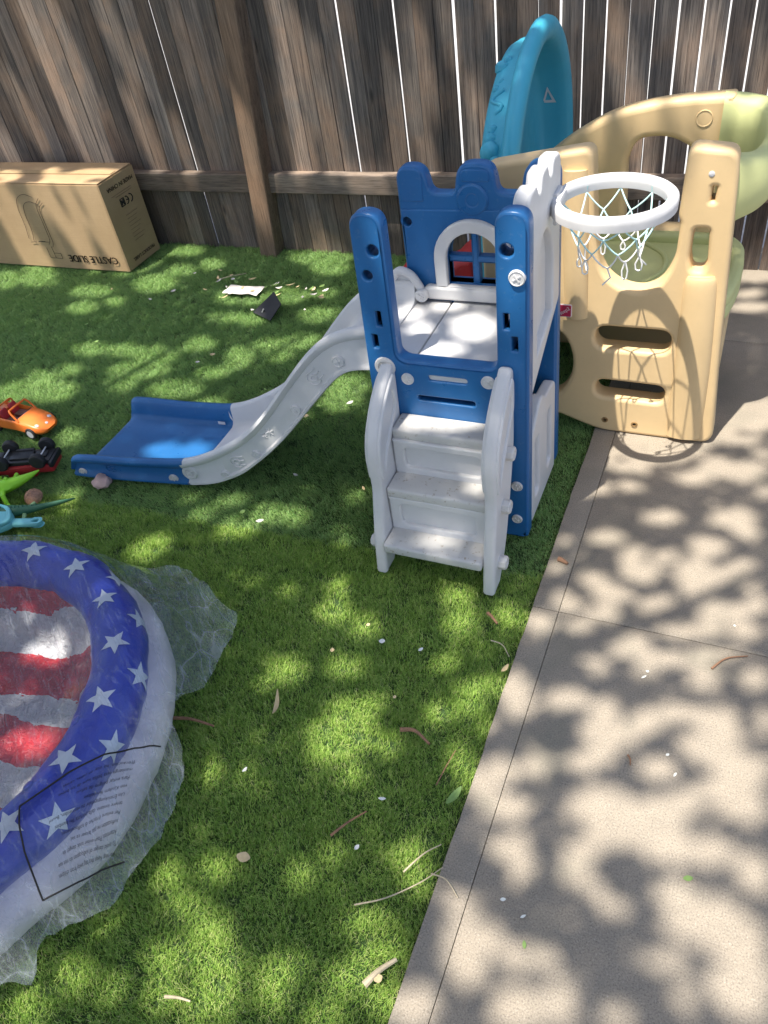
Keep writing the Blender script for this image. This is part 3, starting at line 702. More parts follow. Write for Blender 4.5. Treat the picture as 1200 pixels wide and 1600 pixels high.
# openings in the tree crown: centre of the light spot they throw (at ground height) and its ellipse
GAPS = [(-0.176,2.177,81.11,-23.52,157.5),(-0.221,2.074,231.9,-104.1,607.1),(-0.211,1.976,545.1,-63.03,668),(-0.095,1.856,270.7,-115.3,611.8),(-0.232,1.728,305.1,-85.09,544.4),(-0.355,1.682,1024,-114.4,1339),(0.109,1.904,238.8,-58.62,325.8),(0.155,1.849,498.4,-122.3,671.7),(0.109,2.294,248.6,-134.5,717),(0.024,2.275,1134,-141.3,1307),(0.044,2.136,209.4,-59.13,351.4),(-0.020,2.066,290,-88.05,526.6),(0.128,2.134,342.6,-31.81,267.5),(0.172,2.228,1196,-35.72,612.6),(0.189,2.053,1281,-29.89,576),(-0.156,1.674,465.7,-105.6,706.6),(-0.119,1.614,287.7,-76.21,454.7),(-0.241,1.554,487.1,-158.7,930.1),(-0.178,1.508,295.8,-83.06,491.8),(-0.292,1.439,420.9,-29.56,447.8),(-0.181,1.430,513.5,-107.1,729.6),(-0.346,1.351,404.5,-84.38,630.1),(-0.234,1.376,1055,-160.7,1373),(-0.059,1.692,591.3,-98.88,721),(0.051,1.762,333.6,-56,365.5),(0.029,1.646,227.1,-56.69,312.3),(0.150,1.680,303.9,-28.28,207.5),(0.058,1.595,276.5,-84.94,427.8),(-0.049,1.500,314.4,-79.41,452),(0.120,1.525,195.4,-113.6,467.6),(0.196,1.579,866.3,-49.64,464.3),(0.048,1.436,184,-253.7,924.9),(0.177,1.474,453.7,-224.9,944.9),(-0.356,1.566,1258,-94.51,1473),(-0.102,1.376,530,-603.4,2315),(-0.093,1.328,333.5,-115.8,583),(-0.169,1.259,809.1,-99.44,907.3),(-0.056,1.268,683.2,-228,1156),(0.090,1.296,475.4,-224,947.5),(0.206,1.331,727.2,-159.3,789.7),(0.046,1.343,282.8,-299.9,1107),(-0.017,1.323,425.2,-149.7,724.7),(0.107,1.379,284.2,-297.7,1097),(-0.355,1.124,552,53.22,346.8),(-0.327,1.073,393.4,-82.56,590.1),(-0.218,1.133,294,-115.7,571.6),(-0.130,1.128,451.5,-175.6,841.1),(-0.105,1.065,232.2,-76.87,376.1),(-0.117,1.000,343.7,-156.4,685),(-0.026,1.121,444.9,-73.1,475.4),(0.037,1.165,318.4,-227.6,861.1),(0.127,1.178,338.9,-107.9,473.4),(0.133,1.119,308.5,-125,505.8),(0.108,1.075,541.1,-240.1,979.2),(0.197,1.054,236,-56.67,243.1),(0.145,0.996,453.8,-136.1,587.8),(0.238,1.206,997.1,-61.26,488.8),(0.022,1.010,491.8,-97.48,548.9),(-0.147,0.961,598.2,-195.1,993.4),(-0.249,0.935,659.4,-3.115,551.1),(-0.322,0.889,358.5,-79.65,541.2),(-0.350,0.829,484.6,-218.1,1040),(-0.284,0.803,295.2,-127.3,596.7),(-0.092,0.875,200.3,-66.25,312.4),(0.043,0.908,212.1,-132.3,480.8),(0.094,0.952,811.2,-79.8,612.8),(-0.008,0.865,187.7,-260.5,824.4),(0.204,0.963,344.4,-240.5,825.4),(-0.254,0.716,387,-132.3,674.5),(-0.215,0.678,936.7,-99.23,1034),(-0.101,0.762,499.7,-128.9,691),(-0.105,0.716,637.4,-108.4,734.9),(-0.066,0.688,1251,-271.7,1603),(-0.016,0.669,629.7,-352.7,1330),(-0.017,0.821,221.9,-288.9,916.3),(0.076,0.831,242.6,-143.6,514),(0.139,0.846,270.2,-207.2,692.8),(0.241,0.832,562.1,-68.97,357.3),(0.102,0.734,382.4,-106.5,464.6),(0.154,0.707,167.7,-97.58,326.3),(0.215,0.691,305,-92.32,348.2),(0.100,0.606,665.3,-276.3,1070),(0.212,0.600,434,-72.67,334.8),(0.262,0.607,823.6,-47.4,344.9),(0.132,0.547,1447,-125.2,1032),(-0.322,0.572,931.9,-93.01,1118),(-0.275,0.506,240.2,-52.81,344.9),(-0.261,0.442,478,-209.2,931.5),(-0.180,0.503,895.1,-84.61,937.3),(-0.120,0.525,919.9,-98.57,935.3),(-0.075,0.493,882.7,-512.5,1920),(-0.156,0.439,448.7,-258.5,979.1),(-0.093,0.440,415.8,-290.8,1007),(0.026,0.474,879.8,-349.9,1428),(-0.334,0.361,453.5,-136.8,768.5),(-0.353,0.324,1030,-440.4,2050),(-0.157,0.399,516.2,-412,1396),(-0.965,1.307,673.2,186.3,512),(-0.936,1.224,285.5,-6.439,466.8),(-0.832,1.204,401.4,-9.617,606.7),(-0.609,1.382,409.4,10.05,450.2),(-0.569,1.293,306.1,-43.91,483.2),(-0.445,1.354,716.4,121.7,328.6),(-0.978,0.996,274.8,-12.18,487.1),(-1.017,0.934,1294,144.3,1732),(-0.825,1.054,346,-67.76,689.7),(-0.748,0.949,173.1,-55.09,389.6),(-0.748,0.868,120.8,-92.67,413.6),(-0.740,0.813,169.7,-82.49,451),(-0.619,0.862,557.4,-92.38,931.4),(-0.664,0.765,463.2,-155.8,999),(-0.599,0.734,1931,-338.2,3163),(-0.549,1.127,371.8,-25.1,492.6),(-0.463,1.111,268.2,-78.04,503.4),(-0.522,1.000,544.6,-81.39,830.1),(-0.457,1.040,529.5,-8.785,571.7),(-0.434,0.895,616.4,-123.2,964),(-0.394,0.846,1196,31.4,1094),(-1.029,0.653,485.8,-67.26,1011),(-1.272,1.262,490.7,-190.6,1481),(-1.121,1.263,1105,61.9,1685),(-0.391,0.993,1202,-252.3,1870),(-0.983,0.404,484,-21.38,918),(-0.878,0.450,401.8,-91.36,865.2),(-1.066,0.271,545.9,66.33,951.1),(-0.899,0.356,472.3,-82.68,981.3),(-0.812,0.330,263,-95.35,631.7),(-0.877,0.251,311.1,-75.54,698.2),(-0.757,0.273,253.2,-24.05,455.7),(-0.753,0.208,221.1,-187,735.4),(-0.839,0.183,441.2,-147.3,1044),(-0.677,0.499,761.9,39.78,964.4),(-0.636,0.571,1434,193.9,1414),(-0.465,0.631,449.1,-199.8,987.9),(-0.429,0.583,568.1,-121.2,902.8),(-0.497,0.468,373.7,-313.1,1167),(-0.451,0.423,433.5,-249.4,1064),(-0.487,0.351,293.2,-162.9,715.8),(-0.409,0.344,670.6,-144.5,1064),(-0.629,0.320,393.4,-355.8,1312),(-0.628,0.270,596.6,-108.3,1062),(-0.512,0.278,510.3,-396.6,1492),(-1.134,0.133,241.1,-96.58,703),(-1.043,0.151,434,32.74,822.5),(-1.115,0.065,299,-84.13,803.6),(-0.951,0.163,699.4,-118.8,1507),(-3.896,2.959,95.78,67.64,134.2),(-3.688,3.004,47.54,25.15,97.28),(-2.893,3.045,44.98,15.11,94.96),(-2.830,3.202,86.82,22.78,183.5),(-3.232,2.911,44.67,-0.1775,185.9),(-3.152,2.745,86.73,20.1,216.3),(-3.001,2.828,233.3,69.51,374.6),(-2.937,3.428,58.49,5.072,210.1),(-2.677,3.296,134.6,45.8,190.9),(-2.068,3.438,27.91,-1.206,111),(-1.954,3.321,77.99,6.543,184.9),(-2.276,2.969,36.16,-2.961,136.1),(-2.041,3.018,79.78,14.28,145.5),(-1.874,3.063,147.4,0.0418,348.7),(-1.786,2.865,68.32,2.434,158.2),(-2.130,2.782,116.9,13.41,237.2),(-2.274,2.776,115.1,0.6639,301.9),(-2.809,2.387,88.67,3.74,256.5),(-2.431,2.396,60.67,10.14,138.8),(-2.609,2.407,81.07,-4.409,256.7),(-2.434,2.273,36.51,-17.37,185.4),(-2.452,2.151,124.1,4.296,304.3),(-2.278,2.521,84.75,5.882,205.2),(-2.001,2.458,147,56.41,135.1),(-1.911,2.583,135.2,-9.015,342.6),(-1.825,2.502,138,4.659,280.2),(-2.059,2.316,139.5,-15.8,376.7),(-2.166,2.169,52.76,-11.04,184.3),(-2.941,1.992,73.18,20.85,170.1),(-2.770,2.038,41.22,4.567,121.6),(-2.909,2.130,107.8,8.46,290.4),(-2.789,2.207,206.9,42.61,391),(-1.409,2.341,86.72,9.154,130.6),(-1.386,2.230,123.1,-3.785,238.6),(-1.771,2.634,131.6,23.58,188.9),(-1.942,2.106,126.8,-87.38,605.6),(-1.593,1.576,81.53,-121.1,590.3),(-1.589,1.495,376.7,24.91,714),(-1.426,1.473,157.6,-8.768,350.3),(-1.354,1.562,188.6,25.81,289.3),(-1.251,1.574,345,54.22,450.5),(-1.081,1.733,478.3,-162.5,1307),(-1.048,1.524,664.1,123.9,650.5),(-1.684,1.308,198,-12.63,525.5),(-1.689,1.266,340.5,-24.46,890.8),(-2.162,1.466,369,26.46,887.7),(-2.118,1.398,1019,610.4,1198),(-1.274,1.271,448.2,-152.9,1298),(-0.979,1.336,886.8,94.99,1099),(-1.669,1.353,458.4,-19.84,1130),(0.063,3.476,119.5,-9.791,152.9),(0.050,3.301,292.3,-43.25,499.9),(0.057,3.193,136.2,-42.55,371.5),(0.135,2.403,188.3,-29.81,211.7),(0.160,2.484,575.3,17.88,99.45),(-0.583,2.070,193.7,27.18,174.3),(-0.635,1.939,195.1,-53.27,562.6),(-0.803,2.119,452.8,45.93,517.7),(-0.700,2.181,264.4,-26.51,584.1),(-0.730,2.036,563.4,64.68,555),(-0.658,1.505,411.1,-710.1,2986),(-0.531,1.502,2421,-436.2,4309),(-0.531,1.635,776.9,-34.62,1136),(-0.700,1.756,287.2,-18.56,474.6),(-0.610,1.775,102.3,-109,606.2),(-1.900,1.747,130.3,22.55,273),(-1.771,1.776,166.7,12.8,299.3),(-1.495,0.569,190.2,-49.67,560.5),(-1.382,0.458,460.8,-90.39,1159),(-1.583,0.865,939.8,209.6,1500),(-1.644,0.823,164.1,-146,755.2),(-1.454,0.713,315.6,-309.6,1394),(-2.568,1.759,179.4,61.93,301),(-2.420,1.768,204.5,71.37,310.8),(-0.178,2.343,40.25,-11.67,187.1),(-0.170,2.446,46.41,-10.35,123.1),(0.042,2.476,131.9,-7.716,140),(-0.004,2.349,108.7,-11.09,96.7),(-0.387,2.424,149.3,-44.88,280.5),(-0.216,2.275,23.95,-17.13,339.6),(-0.333,2.501,214.9,-55.74,337.6),(-0.173,2.286,27.4,2.947,33.96),(-0.243,3.060,192.7,-10.66,741.4),(-0.393,3.043,341.4,-42.49,718.6),(-0.094,3.068,276.9,-3.81,865),(-0.009,3.059,164.5,1.923,865),(0.083,3.047,217.1,2.863,756.8),(0.010,3.065,287,2.175,865),(-0.312,1.951,404.4,-105,650.1),(-0.351,1.917,346.3,-45.15,861.1),(-0.303,2.185,861.9,49.26,87.09),(-0.305,2.121,861.8,47.7,175.5),(-1.303,1.745,725.5,-275.2,2733),(-1.508,1.704,297.8,-186.6,2756),(-0.835,1.858,193.6,-25.62,864.1),(-0.527,3.207,604.3,-193.4,450.2),(-0.608,3.236,433.8,-17.5,864.3),(-3.329,3.873,98.52,-58.85,493.3),(-3.330,3.856,97.53,-59.4,487.1),(-3.331,3.838,96.53,-59.94,480.9),(-3.333,3.820,95.55,-60.47,474.6),(-3.334,3.802,94.57,-60.97,468.3),(-3.335,3.783,93.6,-61.47,462),(-3.337,3.764,92.63,-61.94,455.5),(-3.338,3.744,91.67,-62.4,449),(-3.340,3.725,90.71,-62.84,442.5),(-3.341,3.704,89.76,-63.26,435.9),(-3.343,3.684,88.82,-63.66,429.3),(-3.344,3.663,87.89,-64.03,422.6),(-3.346,3.641,86.96,-64.39,415.9),(-3.207,3.871,141.7,-62.14,557.8),(-3.205,3.856,140.7,-63.41,557.5),(-3.204,3.842,139.8,-64.69,557.1),(-3.203,3.828,138.8,-66,556.7),(-3.201,3.813,137.9,-67.07,554.7),(-3.200,3.798,136.9,-67.66,549.5),(-3.198,3.782,135.8,-68.24,544.3),(-3.197,3.767,134.8,-68.8,539),(-2.854,3.864,287.4,-41.13,560.8),(-2.852,3.857,286.5,-41.64,560.7),(-2.850,3.850,285.6,-42.16,560.6),(-2.848,3.842,284.8,-42.68,560.4),(-2.846,3.835,283.9,-43.21,560.3),(-2.844,3.828,283.1,-43.75,560.1),(-2.842,3.820,282.2,-44.29,560),(-2.840,3.813,281.4,-44.84,559.9),(-2.838,3.805,280.5,-45.4,559.7),(-2.836,3.798,279.7,-45.96,559.5),(-2.921,3.737,265.9,-51.64,558),(-2.923,3.729,264.8,-52.32,557.8),(-2.925,3.720,263.6,-53.01,557.6),(-2.926,3.712,262.5,-53.71,557.4),(-2.928,3.703,261.4,-54.42,557.2),(-2.930,3.695,260.3,-55.13,557),(-2.932,3.686,259.1,-55.85,556.8),(-2.934,3.677,258,-56.59,556.5),(-2.936,3.668,256.9,-57.33,556.3),(-2.938,3.659,255.8,-58.08,556.1),(-2.940,3.650,254.7,-58.83,555.8),(-2.942,3.641,253.6,-59.6,555.6),(-2.724,3.690,310.2,-46.62,558.4),(-2.724,3.682,309.2,-47.18,558.3),(-2.724,3.675,308.2,-47.75,558.1),(-2.724,3.667,307.3,-48.32,557.9),(-2.724,3.660,306.3,-48.9,557.7),(-2.724,3.652,305.3,-49.48,557.5),(-2.724,3.645,304.4,-50.07,557.3),(-2.724,3.637,303.4,-50.66,557.2),(-2.724,3.629,302.4,-51.27,557),(-2.724,3.621,301.5,-51.88,556.8),(-3.706,3.782,220.5,-54.44,558.3),(-3.706,3.774,219.7,-55.05,558.2),(-3.706,3.766,218.8,-55.67,558),(-3.707,3.757,218,-56.29,557.8),(-3.707,3.749,217.2,-56.92,557.6),(-3.707,3.741,216.4,-57.56,557.4),(-3.707,3.733,215.6,-58.2,557.3),(-3.707,3.724,214.8,-58.85,557.1),(-3.707,3.716,214,-59.51,556.9),(-3.707,3.707,213.2,-60.17,556.7),(-3.708,3.698,212.4,-60.84,556.5),(-3.983,3.679,225.7,-58.46,556.9),(-3.989,3.669,224.5,-59.19,556.7),(-3.994,3.659,223.3,-59.93,556.4),(-4.000,3.650,222.1,-60.68,556.2),(-4.005,3.640,220.9,-61.43,556),(-4.010,3.630,219.7,-62.19,555.8),(-1.871,3.830,182.7,-52.07,528),(-1.883,3.816,180.3,-52.83,522.1),(-1.896,3.801,177.9,-53.58,516),(-1.909,3.785,175.5,-54.32,509.9),(-1.922,3.770,173.1,-55.05,503.7),(-1.936,3.754,170.7,-55.78,497.5),(-1.949,3.738,168.4,-56.49,491.2),(-1.964,3.721,166,-57.19,484.9),(-1.978,3.704,163.6,-57.88,478.5),(-1.993,3.687,161.2,-58.56,472),(-2.008,3.669,158.8,-59.22,465.5),(-2.023,3.651,156.5,-59.87,458.9),(-2.039,3.632,154.1,-60.51,452.3),(-1.799,3.799,213.4,-53.84,558.7),(-1.803,3.786,211.6,-54.67,554.9),(-1.807,3.773,209.6,-55.28,549.6),(-1.811,3.759,207.7,-55.9,544.3),(-1.815,3.745,205.8,-56.5,539),(-1.819,3.731,203.9,-57.1,533.6),(-1.824,3.717,202,-57.69,528.1),(-1.828,3.703,200.1,-58.28,522.6),(-1.833,3.688,198.2,-58.86,517.1),(-1.837,3.673,196.3,-59.42,511.5),(-1.842,3.657,194.3,-59.99,505.8),(-1.847,3.642,192.4,-60.54,500.1),(-1.888,3.845,298.9,-38.36,561.4),(-1.887,3.837,297.7,-39.04,561.2),(-1.885,3.828,296.4,-39.75,561.1),(-1.883,3.819,295.2,-40.46,560.9),(-1.881,3.810,293.9,-41.18,560.7),(-1.879,3.800,292.7,-41.92,560.5),(-2.241,3.623,269.8,-58.4,555.4),(-2.249,3.612,268,-59.46,555.1),(-2.257,3.601,266.2,-60.55,554.7),(-2.265,3.590,264.4,-61.65,554.3),(-2.273,3.579,262.6,-62.77,553.9),(-2.281,3.568,260.8,-63.9,553.6),(-2.290,3.556,259.1,-65.05,553.1),(-2.298,3.545,257.3,-66.22,552.7),(-2.307,3.533,255.5,-67.41,552.3),(-2.316,3.521,253.7,-68.61,551.9),(-2.325,3.509,252,-69.83,551.4),(-1.275,3.813,414.5,-19.47,564.4),(-1.275,3.806,413.2,-19.89,564.3),(-1.274,3.799,411.8,-20.31,564.2),(-1.274,3.792,410.5,-20.75,564.1),(-1.273,3.784,409.1,-21.19,564),(-1.273,3.777,407.8,-21.64,564),(-1.272,3.770,406.4,-22.1,563.9),(-1.272,3.762,405,-22.56,563.7),(-1.271,3.755,403.7,-23.04,563.6),(-1.441,3.749,351.3,-32.54,562),(-1.447,3.741,349.3,-33.32,561.8),(-1.453,3.732,347.4,-34.11,561.6),(-1.459,3.724,345.4,-34.92,561.4),(-1.465,3.715,343.5,-35.75,561.2),(-1.472,3.706,341.5,-36.59,561),(-1.478,3.697,339.5,-37.44,560.7),(-1.484,3.688,337.6,-38.32,560.5),(-1.491,3.679,335.6,-39.21,560.2),(-1.498,3.670,333.6,-40.11,560),(-1.504,3.661,331.6,-41.04,559.7),(-1.511,3.651,329.7,-41.98,559.5),(-1.518,3.642,327.7,-42.94,559.2),(-1.345,3.740,394.2,-25.62,563.1),(-1.346,3.732,392.7,-26.17,563),(-1.347,3.725,391.2,-26.73,562.8),(-1.348,3.717,389.7,-27.31,562.7),(-1.349,3.709,388.2,-27.89,562.5),(-1.350,3.701,386.7,-28.49,562.4),(-1.351,3.693,385.1,-29.09,562.2),(-1.352,3.684,383.6,-29.71,562.1),(-1.353,3.676,382.1,-30.34,561.9),(-1.355,3.668,380.6,-30.98,561.7),(-1.356,3.659,379,-31.63,561.6),(-1.357,3.651,377.5,-32.3,561.4),(-1.358,3.642,376,-32.98,561.2),(-1.118,3.831,526.3,-4.623,566.4),(-1.120,3.825,524.9,-4.83,566.3),(-1.121,3.820,523.6,-5.042,566.3),(-1.123,3.814,522.3,-5.259,566.3),(-1.125,3.809,520.9,-5.48,566.2),(-1.127,3.803,519.6,-5.707,566.2),(-0.442,3.799,313.9,-13.87,566.1),(-0.437,3.787,312.1,-14.39,566.1),(-0.432,3.776,310.3,-14.91,566),(-0.427,3.765,308.5,-15.46,566),(-0.422,3.753,306.7,-16.01,565.9),(-0.417,3.741,304.8,-16.35,562.1),(-0.411,3.729,303,-16.6,557.1),(-0.406,3.717,301.1,-16.85,552),(-0.189,3.782,509.3,-1.042,566.9),(-0.187,3.775,508,-1.111,566.9),(-0.185,3.769,506.7,-1.183,566.9),(-0.182,3.762,505.4,-1.257,566.9),(-0.180,3.756,504.1,-1.334,566.9),(-0.178,3.749,502.8,-1.414,566.9),(-0.176,3.743,501.5,-1.497,566.9),(-0.093,3.799,448.3,0.1969,566.9),(-0.092,3.791,446.7,0.0823,566.9),(-0.091,3.784,445,-0.03716,566.9),(-0.089,3.776,443.4,-0.1616,566.9),(-0.088,3.769,441.7,-0.2912,566.9),(-0.087,3.761,440.1,-0.426,566.9),(-0.086,3.753,438.4,-0.5662,566.9),(-0.085,3.745,436.7,-0.712,566.9),(-0.083,3.738,435,-0.8636,566.9),(-0.082,3.730,433.3,-1.021,566.9),(-0.081,3.721,431.6,-1.184,566.9),(0.054,3.766,452.6,2.871,566.8),(0.059,3.758,451.2,2.894,566.8),(0.063,3.750,449.7,2.918,566.8),(0.068,3.742,448.3,2.943,566.8),(0.073,3.735,446.9,2.97,566.8),(0.077,3.727,445.4,2.997,566.8),(-0.380,3.673,275.6,-17.18,511.1),(-0.385,3.654,272,-18.03,502.9),(-0.391,3.635,268.4,-18.88,494.7),(-1.063,3.722,509.1,-7.829,565.8),(-1.066,3.717,507.6,-8.117,565.8),(-1.069,3.711,506.2,-8.411,565.7),(-1.073,3.705,504.7,-8.711,565.7),(-1.076,3.700,503.3,-9.017,565.6),(-1.079,3.694,501.8,-9.33,565.6),(-1.083,3.688,500.4,-9.649,565.5),(-1.086,3.682,498.9,-9.976,565.4),(-1.089,3.676,497.4,-10.31,565.4),(-1.093,3.670,495.9,-10.65,565.3),(-1.096,3.664,494.5,-11,565.2),(-1.100,3.658,493,-11.35,565.2),(-1.103,3.652,491.5,-11.71,565.1),(-1.107,3.646,490,-12.08,565),(-1.110,3.640,488.5,-12.46,564.9),(-1.114,3.634,486.9,-12.84,564.8),(-1.749,3.605,337.4,-44.64,558.2),(-1.713,3.605,340.3,-43.89,558.4),(-1.678,3.605,343.2,-43.14,558.6),(-1.644,3.606,346.1,-42.37,558.8),(-1.609,3.606,348.9,-41.61,559),(-3.416,3.265,343.9,-41.67,559.1),(-3.414,3.260,343.2,-42.04,559),(-3.413,3.254,342.5,-42.41,558.9),(-3.412,3.248,341.9,-42.78,558.8),(-3.410,3.243,341.2,-43.16,558.6),(-3.409,3.237,340.6,-43.54,558.5),(-3.407,3.231,339.9,-43.92,558.4),(-3.406,3.225,339.2,-44.31,558.3),(-3.404,3.220,338.6,-44.7,558.1),(-3.403,3.214,337.9,-45.09,558),(-3.401,3.208,337.3,-45.49,557.9),(-3.400,3.202,336.6,-45.89,557.7),(-3.398,3.196,336,-46.29,557.6),(-3.397,3.190,335.3,-46.7,557.5),(-3.739,3.255,337.8,-41.94,559.2),(-3.739,3.250,337.1,-42.29,559.1),(-3.738,3.245,336.5,-42.63,559),(-3.738,3.239,335.8,-42.98,558.9),(-3.738,3.234,335.1,-43.34,558.8),(-3.737,3.229,334.4,-43.69,558.7),(-3.737,3.223,333.8,-44.05,558.6),(-3.737,3.218,333.1,-44.41,558.5),(-3.736,3.212,332.4,-44.77,558.3),(-3.736,3.207,331.8,-45.14,558.2),(-3.735,3.201,331.1,-45.51,558.1),(-3.735,3.196,330.4,-45.88,558),(-3.735,3.190,329.7,-46.25,557.9),(-3.734,3.185,329.1,-46.63,557.8),(-3.734,3.179,328.4,-47.01,557.6),(-3.733,3.173,327.7,-47.39,557.5),(-3.733,3.168,327,-47.78,557.4),(-3.733,3.162,326.4,-48.16,557.2),(-3.732,3.156,325.7,-48.56,557.1),(-3.732,3.150,325,-48.95,557),(-3.731,3.145,324.4,-49.35,556.9),(-3.731,3.139,323.7,-49.75,556.7),(-3.731,3.133,323,-50.15,556.6),(-3.730,3.127,322.3,-50.55,556.4),(-3.730,3.121,321.7,-50.96,556.3),(-3.844,3.222,306.4,-48.77,557.8),(-3.844,3.217,305.7,-49.17,557.6),(-3.844,3.211,305,-49.57,557.5),(-3.844,3.205,304.3,-49.97,557.4),(-3.844,3.199,303.6,-50.37,557.3),(-3.844,3.194,302.9,-50.78,557.1),(-3.844,3.188,302.2,-51.19,557),(-3.844,3.182,301.5,-51.6,556.9),(-3.844,3.176,300.8,-52.02,556.7),(-3.844,3.170,300.1,-52.44,556.6),(-3.845,3.164,299.5,-52.86,556.4),(-3.845,3.158,298.8,-53.29,556.3),(-3.845,3.152,298.1,-53.72,556.2),(-3.845,3.146,297.4,-54.15,556),(-3.845,3.140,296.7,-54.59,555.9),(-3.845,3.134,296,-55.03,555.7),(-3.845,3.128,295.3,-55.47,555.6),(-3.845,3.121,294.6,-55.91,555.4),(-3.845,3.115,293.9,-56.36,555.3),(-3.059,3.267,393.9,-33.23,560.5),(-3.061,3.262,393,-33.59,560.4),(-3.064,3.256,392,-33.96,560.3),(-3.066,3.251,391,-34.33,560.2),(-3.068,3.246,390,-34.71,560.1),(-3.070,3.241,389.1,-35.08,560),(-3.072,3.235,388.1,-35.47,559.9),(-3.074,3.230,387.1,-35.85,559.7),(-3.077,3.224,386.1,-36.24,559.6),(-3.079,3.219,385.1,-36.63,559.5),(-3.081,3.214,384.1,-37.03,559.4),(-3.083,3.208,383.1,-37.42,559.3),(-3.086,3.203,382.2,-37.83,559.1),(-3.088,3.197,381.2,-38.23,559),(-3.268,3.264,566.9,0,566.9),(-3.270,3.262,566.9,-6.969e-14,566.9),(-3.272,3.259,566.9,3.484e-14,566.9),(-3.273,3.256,566.9,6.969e-14,566.9),(-3.275,3.254,566.9,0,566.9),(-3.276,3.251,566.9,0,566.9),(-3.278,3.248,566.9,6.969e-14,566.9),(-3.279,3.246,566.9,0,566.9),(-3.281,3.243,566.9,1.045e-13,566.9),(-3.282,3.240,566.9,0,566.9),(-3.284,3.238,566.9,3.484e-14,566.9),(-3.286,3.235,566.9,3.484e-14,566.9),(-3.287,3.232,566.9,-3.484e-14,566.9),(-3.289,3.230,566.9,6.969e-14,566.9),(-3.290,3.227,566.9,1.045e-13,566.9),(-3.292,3.224,566.9,0,566.9),(-3.294,3.221,566.9,-3.484e-14,566.9),(-3.295,3.219,566.9,3.484e-14,566.9),(-3.297,3.216,566.9,-3.484e-14,566.9),(-3.299,3.213,566.9,1.045e-13,566.9),(-3.300,3.210,566.9,6.969e-14,566.9),(-3.302,3.208,566.9,0,566.9),(-3.303,3.205,566.9,-3.484e-14,566.9),(-3.305,3.202,566.9,0,566.9),(-3.307,3.199,566.9,0,566.9),(-3.308,3.196,566.9,3.484e-14,566.9),(-3.310,3.194,566.9,0,566.9),(-3.312,3.191,566.9,0,566.9),(-3.313,3.188,566.9,0,566.9),(-3.315,3.185,566.9,0,566.9),(-3.317,3.182,566.9,-3.484e-14,566.9),(-3.318,3.179,566.9,0,566.9),(-3.320,3.177,566.9,0,566.9),(-3.154,3.266,566.9,0,566.9),(-3.154,3.264,566.9,0,566.9),(-3.154,3.261,566.9,6.969e-14,566.9),(-3.155,3.259,566.9,6.969e-14,566.9),(-3.155,3.256,566.9,3.484e-14,566.9),(-3.155,3.254,566.9,0,566.9),(-3.156,3.251,566.9,3.484e-14,566.9),(-3.156,3.248,566.9,0,566.9),(-3.156,3.246,566.9,3.484e-14,566.9),(-3.157,3.243,566.9,0,566.9),(-3.157,3.241,566.9,-3.484e-14,566.9),(-3.157,3.238,566.9,-3.484e-14,566.9),(-3.158,3.235,566.9,-3.484e-14,566.9),(-3.158,3.233,566.9,1.045e-13,566.9),(-3.159,3.230,566.9,6.969e-14,566.9),(-3.159,3.228,566.9,-3.484e-14,566.9),(-3.159,3.225,566.9,0,566.9),(-3.160,3.222,566.9,-3.484e-14,566.9),(-3.160,3.220,566.9,0,566.9),(-3.160,3.217,566.9,-3.484e-14,566.9),(-3.161,3.214,566.9,0,566.9),(-3.161,3.212,566.9,3.484e-14,566.9),(-3.161,3.209,566.9,0,566.9),(-3.162,3.206,566.9,3.484e-14,566.9),(-3.162,3.204,566.9,0,566.9),(-3.163,3.201,566.9,0,566.9),(-3.163,3.198,566.9,6.969e-14,566.9),(-3.163,3.195,566.9,0,566.9),(-3.164,3.193,566.9,0,566.9),(-3.201,3.196,394.1,-35.25,559.7),(-3.198,3.191,393.7,-35.49,559.6),(-3.195,3.187,393.3,-35.74,559.5),(-3.191,3.182,392.9,-35.99,559.4),(-3.188,3.178,392.5,-36.24,559.4),(-3.185,3.173,392.2,-36.49,559.3),(-3.181,3.168,391.8,-36.75,559.2),(-3.178,3.164,391.4,-37,559.1),(-3.174,3.159,391,-37.26,559),(-3.171,3.154,390.6,-37.52,558.9),(-3.167,3.150,390.3,-37.78,558.8),(-3.164,3.145,389.9,-38.04,558.7),(-3.160,3.140,389.5,-38.31,558.6),(-3.157,3.136,389.1,-38.57,558.5),(-3.153,3.131,388.7,-38.84,558.4),(-3.418,3.201,491.7,-14.93,563.9),(-3.415,3.198,491.5,-15.04,563.9),(-3.413,3.194,491.2,-15.14,563.9),(-3.410,3.191,490.9,-15.25,563.8),(-3.407,3.188,490.6,-15.36,563.8),(-3.405,3.185,490.3,-15.46,563.8),(-3.402,3.182,490.1,-15.57,563.7),(-3.399,3.178,489.8,-15.68,563.7),(-3.397,3.175,489.5,-15.79,563.7),(-3.394,3.172,489.2,-15.9,563.6),(-3.391,3.168,488.9,-16.01,563.6),(-3.389,3.165,488.7,-16.13,563.6),(-3.386,3.162,488.4,-16.24,563.5),(-3.383,3.159,488.1,-16.35,563.5),(-3.380,3.155,487.8,-16.46,563.5),(-3.378,3.152,487.5,-16.58,563.4),(-3.375,3.149,487.2,-16.69,563.4),(-3.372,3.145,487,-16.81,563.4),(-3.369,3.142,486.7,-16.92,563.3),(-3.366,3.139,486.4,-17.04,563.3),(-3.459,3.408,230.4,166,234.3),(-3.742,3.371,102.7,67.21,198.4),(-3.453,3.245,105,17.57,542.4),(-3.307,3.337,34.23,14.63,168.2),(-3.149,3.414,35.46,15.29,165.2)]

